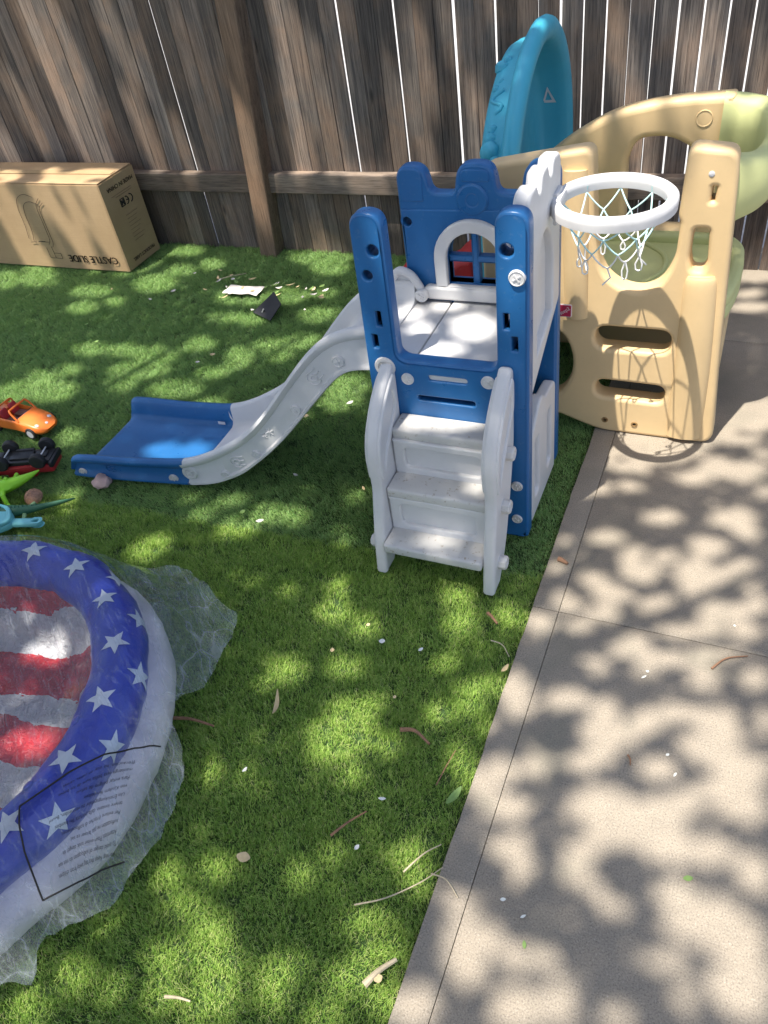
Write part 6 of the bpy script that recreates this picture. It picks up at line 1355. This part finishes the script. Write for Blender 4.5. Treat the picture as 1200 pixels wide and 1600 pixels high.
# s runs along the reading direction reversed (0 at A-B edge, 1 at D-C edge), t from A-D (0) to B-C (1)
def q2(s, t):
    p = (QA * (1 - s) + QD * s) * (1 - t) + (QB * (1 - s) + QC * s) * t
    return p
def drop(s, t, off=0.003):
    p = q2(s, t)
    return Vector((p.x, p.y, sheet_z(p.x, p.y) + off))
frame = []
for (s0, t0, s1, t1) in ((0, 0, 1, 0), (0, 0, 0, 1), (0, 1, 1, 1)):
    frame.append([tuple(drop(s0 + (s1 - s0) * i / 30, t0 + (t1 - t0) * i / 30)) for i in range(31)])
fin('warning_frame', tube(frame, 0.0020, 2), INK, wrap)
rows = ['Warning: Keep this bag away from children', 'To avoid danger of suffocation do not use', 'Attention: Pour eviter tout danger de', 'suffocation ne pas laisser ce sac', 'Per evitare il rischio di soffocamento', 'tenere lontano dalla portata dei bambini', 'Um Erstickungsgefahr zu vermeiden, Beutel', 'von Kindern fernhalten', 'Para evitar peligro de asfixia', 'mantenga esta bolsa lejos de los bebes', 'Precaucion: no usar en cunas, camas']
txt = []
for i, s_ in enumerate(rows):
    t0 = 0.90 - i * 0.077
    me = text_mesh(s_, 1.0, Matrix.Identity(4))
    xs_ = [v.co.x for v in me.vertices]
    wd = max(xs_) - min(xs_); x0_ = min(xs_)
    sc = 0.60 / 20.0
    for v in me.vertices:
        s = 0.86 - (v.co.x - x0_) * sc * 1.18
        t = t0 + v.co.y * 0.05
        s = min(max(s, 0.02), 1.2)
        v.co = drop(s, t, 0.0025)
    txt.append(me)
fin('warning_text', join(*txt), INK, wrap, smooth=False)

# ================================================================ toys at the left
# ---- orange convertible
def car():
    base = Vector((-2.655, 1.775, 0.0))
    t = thing('toy_convertible', 'orange toy convertible car on the turf beside the slide', 'toy car', base)
    M = Matrix.Translation(base) @ Matrix.Rotation(math.radians(-3), 4, 'Z')
    #        x,   half w, zbot, belt, top, cockpit
    S = [(-0.165, .040, .030, .052, .056, 0), (-0.155, .054, .022, .060, .066, 0), (-0.12, .060, .018, .066, .074, 0), (-0.085, .062, .018, .068, .074, 0), (-0.078, .062, .018, .068, .034, 1),
         (0.0, .060, .018, .066, .034, 1), (0.022, .060, .018, .066, .034, 1), (0.028, .060, .018, .066, .073, 0), (0.07, .061, .018, .062, .070, 0), (0.11, .059, .018, .055, .061, 0), (0.14, .052, .018, .046, .050, 0), (0.157, .038, .022, .038, .040, 0), (0.164, .022, .026, .032, .033, 0)]
    vs, fs = [], []
    for (x_, w, zb, zl, zt, ck) in S:
        half = [(0, zb), (w * .8, zb), (w, zb + .010), (w * 1.02, (zb + zl) / 2), (w * .95, zl), (w * .86, zl + .004)]
        half += [(w * .78, zt + 0.004 if ck else (zl + zt) / 2 + .003), (0, zt)]
        ring_ = half + [(-a, b) for a, b in reversed(half[1:-1])]
        vs += [M @ Vector((x_, a, b)) for a, b in ring_]
    m = 14
    for i in range(len(S) - 1):
        for k_ in range(m):
            fs.append((i * m + k_, (i + 1) * m + k_, (i + 1) * m + (k_ + 1) % m, i * m + (k_ + 1) % m))
    fs.append(tuple(range(m))); fs.append(tuple(reversed([(len(S) - 1) * m + k_ for k_ in range(m)])))
    bd = fin('body', pydata(vs, fs), ORANGE, t, angle=38)
    def W(p): return tuple(M @ Vector(p))
    fin('windscreen_frame', tube([[W(p) for p in smooth_path([(0.045, -.052, .068), (0.012, -.047, .108), (0.008, -.03, .113), (0.008, .03, .113), (0.012, .047, .108), (0.045, .052, .068)], 4)]], 0.0042, 3), ORANGE, t)
    WSG = simple('toy_windscreen', (0.10, 0.06, 0.05), 0.1, 0.1, 20, 0.6)
    fin('dashboard', box(W((0.022, 0, 0.058)), (0.02, 0.098, 0.02), 0.004), WSG, t)
    SEATM = simple('brown_toy_seat', (0.16, 0.07, 0.05), 0.6)
    for sy_ in (-0.026, 0.026):
        st = fin('seat', box(W((-0.03, sy_, 0.045)), (0.05, 0.04, 0.02), 0.005), SEATM, t)
        fin('seat_back', box(W((-0.062, sy_, 0.068)), (0.014, 0.04, 0.055), 0.006, Matrix.Rotation(-0.25, 4, 'Y')), RED, st)
    fin('roll_frame', tube([[W(p) for p in smooth_path([(-0.09, -.05, .072), (-0.085, -.045, .10), (-0.083, 0, .104), (-0.085, .045, .10), (-0.09, .05, .072)], 4)], [W((-0.085, 0, .102)), W((-0.14, 0, .070))], [W((-0.085, -.042, .099)), W((-0.135, -.04, .068))], [W((-0.085, .042, .099)), W((-0.135, .04, .068))]], 0.0035, 3), ORANGE, t)
    for sy_ in (-1, 1):
        fin('headlight', blob(W((0.122, sy_ * 0.036, 0.052)), (0.014, 0.010, 0.007), 2), CHROME, t)
        for wx in (-0.105, 0.098):
            w_ = fin('wheel', lathe([(0.010, -0.008), (0.0235, -0.008), (0.026, -0.005), (0.026, 0.005), (0.0235, 0.008), (0.010, 0.008)], W((wx, sy_ * 0.0575, 0.026)), (0, 1, 0), 22), TYRE, t)
            fin('rim', lathe([(0.0175, -0.0085), (0.017, -0.009), (0.004, -0.007), (0.004, 0.007), (0.017, 0.009), (0.0175, 0.0085)], W((wx, sy_ * 0.0575, 0.026)), (0, 1, 0), 10), CHROME, w_)
    fin('badge', lathe([(0.006, 0), (0.006, 0.002), (0.0005, 0.0025)], W((0.142, 0, 0.0485)), (0.5, 0, 1), 12, False), CHROME, t)
car()
# ---- toy truck on its roof
def truck():
    base = Vector((-2.41, 1.535, 0.0))
    t = thing('toy_truck', 'red and black toy truck lying upside down on the turf', 'toy truck', base)
    M = Matrix.Translation(base) @ Matrix.Rotation(math.radians(20), 4, 'Z')
    R_ = Matrix.Rotation(math.radians(20), 4, 'Z')
    def W(p): return tuple(M @ Vector(p))
    bd = fin('body', join(box(W((0, 0, 0.040)), (0.245, 0.094, 0.036), 0.008, R_), box(W((-0.02, 0, 0.014)), (0.12, 0.08, 0.030), 0.008, R_)), RED, t)
    ch_ = [box(W((0, 0, 0.066)), (0.235, 0.078, 0.018), 0.004, R_), box(W((-0.005, 0, 0.078)), (0.09, 0.05, 0.010), 0.003, R_), box(W((0.0, 0.028, 0.083)), (0.075, 0.012, 0.008), 0.002, R_), box(W((0.075, 0, 0.078)), (0.05, 0.036, 0.010), 0.003, R_), box(W((-0.10, 0, 0.076)), (0.03, 0.06, 0.012), 0.003, R_)]
    fin('chassis', join(*ch_), BLACK, t)
    fin('bumper', box(W((0.120, 0, 0.058)), (0.018, 0.10, 0.026), 0.006, R_), BLACK, t)
    for wx in (-0.072, 0.080):
        fin('axle', tube([[W((wx, -0.05, 0.084)), W((wx, 0.05, 0.084))]], 0.003, 2), CHROME, t)
        for sy_ in (-1, 1):
            w_ = fin('wheel', lathe([(0.012, -0.013), (0.027, -0.013), (0.031, -0.008), (0.031, 0.008), (0.027, 0.013), (0.012, 0.013)], W((wx, sy_ * 0.05, 0.084)), R_ @ Vector((0, 1, 0)), 22), TYRE, t)
            fin('hub', lathe([(0.013, -0.014), (0.013, 0.014)], W((wx, sy_ * 0.05, 0.084)), R_ @ Vector((0, 1, 0)), 10), BLACK, w_)
truck()
# ---- plain ball added in place of a toy figure at the frame's edge
ball = thing('ball_for_figure', 'small red and blue ball standing in for a toy figure beside the upside down truck', 'ball', (-2.515, 1.435, 0))
fin('lower_half', blob((-2.515, 1.435, 0.036), (0.036, 0.036, 0.036), 3), RED, ball)
fin('blue_patch', blob((-2.510, 1.429, 0.033), (0.0345, 0.0345, 0.0345), 3), plastic('toy_blue', (0.01, 0.03, 0.25), 0.35, 0.05), ball)
# ---- lime lizard
liz = thing('toy_lizard', 'neon green plastic toy crocodile with raised tail', 'toy crocodile', (-2.40, 1.40, 0))
pth = smooth_path([(-2.56, 1.315, 0.035), (-2.50, 1.335, 0.036), (-2.44, 1.365, 0.040), (-2.40, 1.395, 0.042), (-2.365, 1.425, 0.045), (-2.33, 1.46, 0.052), (-2.30, 1.49, 0.062)], 4)
rl = [(0.030, 0.014), (0.036, 0.020), (0.040, 0.026), (0.034, 0.026), (0.024, 0.022), (0.013, 0.013), (0.003, 0.003)]
rad = []
for i in range(len(pth)):
    f_ = i / (len(pth) - 1) * (len(rl) - 1); a = int(min(f_, len(rl) - 2)); w = f_ - a
    rad.append((rl[a][0] * (1 - w) + rl[a + 1][0] * w, rl[a][1] * (1 - w) + rl[a + 1][1] * w))
fin('body', sweep(pth, rad, 8), NEONGREEN, liz, angle=50)
for (x_, y_, dx, dy) in ((-2.43, 1.39, -0.02, 0.035), (-2.39, 1.375, 0.03, -0.03), (-2.385, 1.43, -0.012, 0.03), (-2.47, 1.32, 0.03, -0.035)):
    fin('leg', tube([[(x_, y_, 0.04, 1.1), (x_ + dx, y_ + dy, 0.045, 1.0), (x_ + dx * 1.4, y_ + dy * 1.3, 0.012, 0.9), (x_ + dx * 2.0, y_ + dy * 1.5, 0.008, 0.7)]], 0.009, 3), NEONGREEN, liz)
for i in range(3):
    fin('back_ridge', blob((-2.452 + 0.03 * i, 1.362 + 0.024 * i, 0.066), (0.010, 0.008, 0.010), 2), NEONGREEN, liz)
# ---- dark crocodile
cr = thing('toy_crocodile', 'dark green rubber toy crocodile with a long thin tail', 'toy crocodile', (-2.25, 1.31, 0))
pth = smooth_path([(-2.46, 1.262, 0.03), (-2.40, 1.268, 0.032), (-2.34, 1.278, 0.034), (-2.28, 1.292, 0.034), (-2.23, 1.315, 0.032), (-2.18, 1.352, 0.027), (-2.135, 1.395, 0.020), (-2.10, 1.432, 0.014)], 4)
rl = [(0.016, 0.012), (0.022, 0.018), (0.027, 0.020), (0.027, 0.020), (0.020, 0.017), (0.011, 0.012), (0.006, 0.009), (0.0015, 0.003)]
rad = []
for i in range(len(pth)):
    f_ = i / (len(pth) - 1) * (len(rl) - 1); a = int(min(f_, len(rl) - 2)); w = f_ - a
    rad.append((rl[a][0] * (1 - w) + rl[a + 1][0] * w, rl[a][1] * (1 - w) + rl[a + 1][1] * w))
fin('body', sweep(pth, rad, 10), DARKGREEN, cr, angle=50)
for (x_, y_, dx, dy) in ((-2.225, 1.305, 0.018, -0.026), (-2.23, 1.33, 0.0, 0.03), (-2.37, 1.265, 0.02, -0.03), (-2.37, 1.29, -0.01, 0.03)):
    fin('leg', tube([[(x_, y_, 0.026, 1.1), (x_ + dx, y_ + dy, 0.024, 1.0), (x_ + dx * 1.2, y_ + dy * 1.1, 0.008, 0.9), (x_ + dx * 2.2, y_ + dy * 1.2, 0.006, 0.9)]], 0.0075, 3), PALEGREEN, cr)
for i in range(14):
    p = pth[6 + i]
    fin('scute', lathe([(0.0045, -0.003), (0.0005, 0.006)], (p.x, p.y, p.z + rad[6 + i][1]), (0, 0, 1), 6, False), DARKGREEN, cr)
# ---- aqua sand shovel
shv = thing('toy_shovel', 'pale aqua plastic sand shovel next to the pool', 'toy shovel', (-2.25, 1.23, 0))
sc_ = rpoly([(-2.50, 1.16), (-2.27, 1.165), (-2.205, 1.235), (-2.265, 1.295), (-2.50, 1.30)], [0.02, 0.03, 0.03, 0.03, 0.02])
shb = fin('scoop', panel(sc_, (), 0.03, 0.010, 'xy', 0.034), AQUA, shv, angle=60)
fin('scoop_rim', panel(sc_, [[(-2.36 + (p[0] + 2.36) * 0.86, 1.23 + (p[1] - 1.23) * 0.84) for p in sc_]], 0.016, 0.005, 'xy', 0.054), AQUA, shb, angle=60)
fin('handle', panel(slot(-2.175, 1.262, 0.12, 0.034, ang=0.28), [slot(-2.135, 1.274, 0.03, 0.016, ang=0.28)], 0.022, 0.008, 'xy', 0.030), AQUA, shv, angle=60)
# ---- stone and shell
st_ = fin('stone', blob((-2.052, 1.535, 0.018), (0.036, 0.030, 0.024), 3, 0.35, 9, 2), simple('pink_stone', (0.58, 0.40, 0.37), 0.75, 0.12, 60, 0.3, 0.3), base=(-2.052, 1.535, 0))
tag(st_, 'smooth pink stone lying at the foot of the blue slide end', 'stone')
sh_bm = lathe([(0.002, 0.030), (0.012, 0.027), (0.022, 0.020), (0.030, 0.010), (0.034, 0.0)], (-2.285, 1.405, 0.004), (0.25, -0.35, 1), 24, False)
for i, v in enumerate(sh_bm.vertices):
    if i % 2: v.co += (v.co - Vector((-2.285, 1.405, 0.0))) * 0.05
shl = fin('seashell', sh_bm, simple('brown_striped_shell', (0.40, 0.22, 0.15), 0.5, 0.5, 90), base=(-2.285, 1.405, 0))
tag(shl, 'ribbed brown seashell under the tail of the neon green crocodile', 'shell')

# ================================================================ litter on the turf
# black plastic piece: folded wedge tray
blk = thing('plastic_piece', 'black folded plastic piece lying on the turf near the fence', 'plastic piece', (-2.03, 2.83, 0))
def quadprism(pts, th, mat, parent, name):
    bm = bmesh.new()
    V = [bm.verts.new(p) for p in pts]
    f = bm.faces.new(V)
    r = bmesh.ops.extrude_face_region(bm, geom=[f])
    nrm = (Vector(pts[1]) - Vector(pts[0])).cross(Vector(pts[2]) - Vector(pts[0])).normalized()
    for v in r['geom']:
        if isinstance(v, bmesh.types.BMVert): v.co += nrm * th
    return fin(name, from_bm(bm), mat, parent, smooth=False)
quadprism([(-2.125, 2.815, 0.004), (-1.995, 2.755, 0.004), (-1.960, 2.825, 0.055), (-2.035, 2.900, 0.075)], 0.004, BLACK, blk, 'front_leaf')
quadprism([(-2.125, 2.815, 0.004), (-2.035, 2.900, 0.072), (-2.045, 2.93, 0.004)], 0.003, BLACK, blk, 'side_leaf')
fin('rivet', box((-2.06, 2.805, 0.026), (0.006, 0.008, 0.022), 0.001, Matrix.Rotation(0.6, 4, 'Y')), GREY, blk)
PAPER = simple('dirty_paper', (0.66, 0.62, 0.58), 0.85, 0.12, 30)
vs, fs = [], []
for i in range(13):
    for k_ in range(7):
        x_, y_ = -2.395 + 0.205 * i / 12, 2.965 + 0.085 * k_ / 6
        vs.append((x_ + 0.010 * noise.noise(Vector((y_ * 30, i, 0))), y_ + 0.01 * noise.noise(Vector((x_ * 14, k_, 3))), 0.010 + 0.012 * abs(noise.noise(Vector((x_ * 13, y_ * 13, 0))))))
for i in range(12):
    for k_ in range(6):
        fs.append((i * 7 + k_, (i + 1) * 7 + k_, (i + 1) * 7 + k_ + 1, i * 7 + k_ + 1))
pa = fin('paper_scrap', pydata(vs, fs), PAPER, base=(-2.29, 3.0, 0), angle=70)
tag(pa, 'dirty white paper scrap lying flat among dead leaves near the fence', 'paper')

TWIG = simple('dry_twig', (0.29, 0.16, 0.095), 0.8, 0.25, 90, 0.3)
TWIGP = simple('pale_dry_stem', (0.50, 0.42, 0.29), 0.8, 0.2, 90, 0.3)
def twig(label, pts, r, mat, name='twig', cat='twig', grp='twigs on the ground'):
    p = smooth_path(pts, 6)
    n_ = len(p)
    me = sweep(p, [r * (1 - 0.5 * i / n_) for i in range(n_)], 7)
    o = fin(name, me, mat, base=(p[0].x, p[0].y, 0))
    return tag(o, label, cat, grp)
twig('reddish brown twig poking out from under the plastic bag', [(-1.20, 0.752, 0.012), (-1.14, 0.765, 0.016), (-1.07, 0.768, 0.012)], 0.0055, TWIG)
twig('curved reddish bark twig in the open turf below the stairs', [(-0.592, 0.912, 0.010), (-0.555, 0.918, 0.014), (-0.508, 0.897, 0.009)], 0.0062, TWIG)
twig('thin straight twig lying diagonally in the turf', [(-0.645, 0.605, 0.010), (-0.62, 0.645, 0.012), (-0.588, 0.685, 0.012)], 0.0035, TWIG)
twig('thick pale bark stick beside a petal near the concrete edge', [(-0.448, 0.352, 0.010), (-0.43, 0.385, 0.012), (-0.404, 0.418, 0.010)], 0.0075, TWIGP)
twig('short pale stick in the turf at the bottom of the yard', [(-0.828, 0.188, 0.010), (-0.80, 0.196, 0.012), (-0.772, 0.200, 0.010)], 0.0035, TWIGP)
twig('short brown twig on the turf near the stair foot', [(-0.492, 1.335, 0.012), (-0.475, 1.322, 0.015), (-0.455, 1.305, 0.012)], 0.0055, TWIG)
twig('long thin curved stem crossing from turf onto concrete', [(-0.53, 0.485, 0.010), (-0.47, 0.52, 0.014), (-0.41, 0.575, 0.016), (-0.375, 0.62, 0.018)], 0.0020, TWIGP)
twig('thin bent stem lying over the concrete edge', [(-0.395, 0.60, 0.016), (-0.36, 0.60, 0.012), (-0.325, 0.575, 0.006)], 0.0018, TWIGP)
twig('pale forked grass stem in a sunlit patch of turf', [(-0.455, 0.585, 0.010), (-0.425, 0.635, 0.016), (-0.395, 0.668, 0.015)], 0.0022, TWIGP)
twig('thin reddish stem standing parallel to the concrete edge', [(-0.455, 0.80, 0.010), (-0.448, 0.85, 0.013), (-0.44, 0.90, 0.012)], 0.0018, TWIG)
twig('curved pale stem at the turf border beside the slab', [(-0.455, 1.245, 0.012), (-0.42, 1.235, 0.018), (-0.392, 1.205, 0.014)], 0.0022, TWIGP)
twig('thin curved twig lying alone on the sunlit concrete', [(0.105, 1.325, 0.004), (0.135, 1.365, 0.006), (0.185, 1.39, 0.004)], 0.0030, TWIG)
twig('tiny dark twig on the concrete below the hoop shadow', [(-0.05, 1.02, 0.003), (-0.043, 1.01, 0.004), (-0.04, 0.995, 0.003)], 0.0025, TWIG)
twig('brown wood chip lying on the concrete near the castle', [(-0.352, 1.597, 0.007), (-0.338, 1.592, 0.008), (-0.322, 1.585, 0.006)], 0.0085, TWIG, 'wood_chip', 'wood chip')
twig('brown stick lying behind the blue slide end', [(-1.98, 2.03, 0.012), (-1.93, 2.035, 0.016), (-1.87, 2.06, 0.012)], 0.0075, TWIGP)
twig('thin stem stretched over the turf by the paper scrap', [(-2.50, 3.09, 0.012), (-2.44, 3.12, 0.02), (-2.37, 3.17, 0.016)], 0.003, TWIGP)
LEAFD = simple('dry_leaf_tan', (0.60, 0.47, 0.27), 0.8, 0.2, 50)
LEAFG = simple('fallen_green_leaf', (0.20, 0.32, 0.09), 0.6, 0.2, 50)
PETAL = simple('white_petal', (0.80, 0.80, 0.74), 0.7, 0.08, 50)
def leaf(label, x_, y_, L, W_, ang, mat, name='fallen_leaf', cat='leaf', grp='fallen leaves', curl=0.3, z0=0.012):
    vs, fs = [], []
    n_ = 7
    for i in range(n_):
        t = i / (n_ - 1)
        w = W_ * math.sin(math.pi * (0.04 + 0.92 * t)) ** 0.8
        for k_ in (-1, 0, 1):
            a, b = (t - 0.5) * L, k_ * w
            zz = z0 + curl * (abs(k_) * w * 0.6) + 0.25 * curl * L * (2 * t - 1) ** 2
            vs.append((x_ + a * math.cos(ang) - b * math.sin(ang), y_ + a * math.sin(ang) + b * math.cos(ang), zz))
    for i in range(n_ - 1):
        for k_ in range(2):
            fs.append((i * 3 + k_, (i + 1) * 3 + k_, (i + 1) * 3 + k_ + 1, i * 3 + k_ + 1))
    o = fin(name, pydata(vs, fs), mat, base=(x_, y_, 0), angle=80)
    return tag(o, label, cat, grp)
leaf('curled tan dead leaf in the shaded turf beside the bag', -0.935, 0.875, 0.075, 0.0065, -1.25, LEAFD, curl=1.2)
leaf('oval tan leaf lying alone in the lower turf', -0.815, 0.492, 0.034, 0.012, 0.1, LEAFD)
leaf('green leaf at the turf border beside the concrete', -0.405, 0.785, 0.055, 0.009, 1.2, LEAFG, curl=0.6)
leaf('round white petal in the middle of the turf', -0.745, 1.155, 0.018, 0.008, 0.3, PETAL, 'petal', 'petal', 'petals')
leaf('small white petal to the right of the round one', -0.63, 1.16, 0.016, 0.005, 1.0, PETAL, 'petal', 'petal', 'petals')
leaf('white petal in shaded turf near the diagonal twig', -0.575, 0.60, 0.014, 0.005, 1.2, PETAL, 'petal', 'petal', 'petals')
leaf('pale petal beside the thick bark stick', -0.425, 0.372, 0.018, 0.008, 0.8, LEAFD, 'petal', 'petal', 'petals')
leaf('white petal on the shaded concrete', -0.235, 0.605, 0.012, 0.004, 0.4, PETAL, 'petal', 'petal', 'petals', z0=0.003)
leaf('pale green leaf scrap on the dark concrete', -0.17, 0.535, 0.016, 0.004, 1.9, LEAFG, grp='fallen leaves', z0=0.003)
leaf('bright green leaf scrap on the concrete at the right', 0.115, 0.775, 0.02, 0.006, 0.4, LEAFG, grp='fallen leaves', z0=0.003)
leaf('tan leaf at the concrete edge below the stairs', -0.392, 1.165, 0.03, 0.006, 1.2, LEAFD, curl=0.8)
rl_ = random.Random(21)
def scatter(n_, box_, label, mats, grp, lo=0.012, hi=0.035):
    for i in range(n_):
        leaf(label, rl_.uniform(box_[0], box_[1]), rl_.uniform(box_[2], box_[3]), rl_.uniform(lo, hi), rl_.uniform(0.004, 0.011), rl_.uniform(0, 6.28), rl_.choice(mats), grp=grp, curl=rl_.uniform(0.2, 1.0))
scatter(16, (-2.52, -2.30, 2.90, 3.15), 'crisp dead leaf in the heap at the left end of the paper', [LEAFD, LEAFG, LEAFD, PAPER], 'dead leaves at the left end of the paper', 0.02, 0.05)
scatter(20, (-2.24, -1.80, 2.92, 3.10), 'crisp dead leaf strewn to the right of the paper', [LEAFD, LEAFD, PAPER, LEAFG], 'dead leaves right of the paper', 0.02, 0.05)
scatter(18, (-3.4, -1.5, 2.2, 3.2), 'small leaf scrap strewn on the turf in front of the fence', [LEAFD, PAPER, LEAFG], 'leaf scraps in front of the fence', 0.012, 0.03)
scatter(10, (-1.6, -0.95, 1.5, 2.6), 'small leaf scrap on the turf around the slide', [LEAFD, PAPER, LEAFG], 'leaf scraps around the slide')
scatter(5, (-1.0, -0.42, 0.35, 1.35), 'tiny pale petal scrap on the near turf', [PETAL, LEAFD], 'petal scraps on the near turf', 0.006, 0.014)
for i in range(6):
    x_, y_ = rl_.uniform(-0.25, 0.2), rl_.uniform(0.5, 2.0)
    leaf('tiny white petal scrap on the concrete', x_, y_, rl_.uniform(0.006, 0.016), rl_.uniform(0.002, 0.004), rl_.uniform(0, 6.28), PETAL, 'petal', 'petal', 'petal scraps on the concrete', 0.2, 0.003)
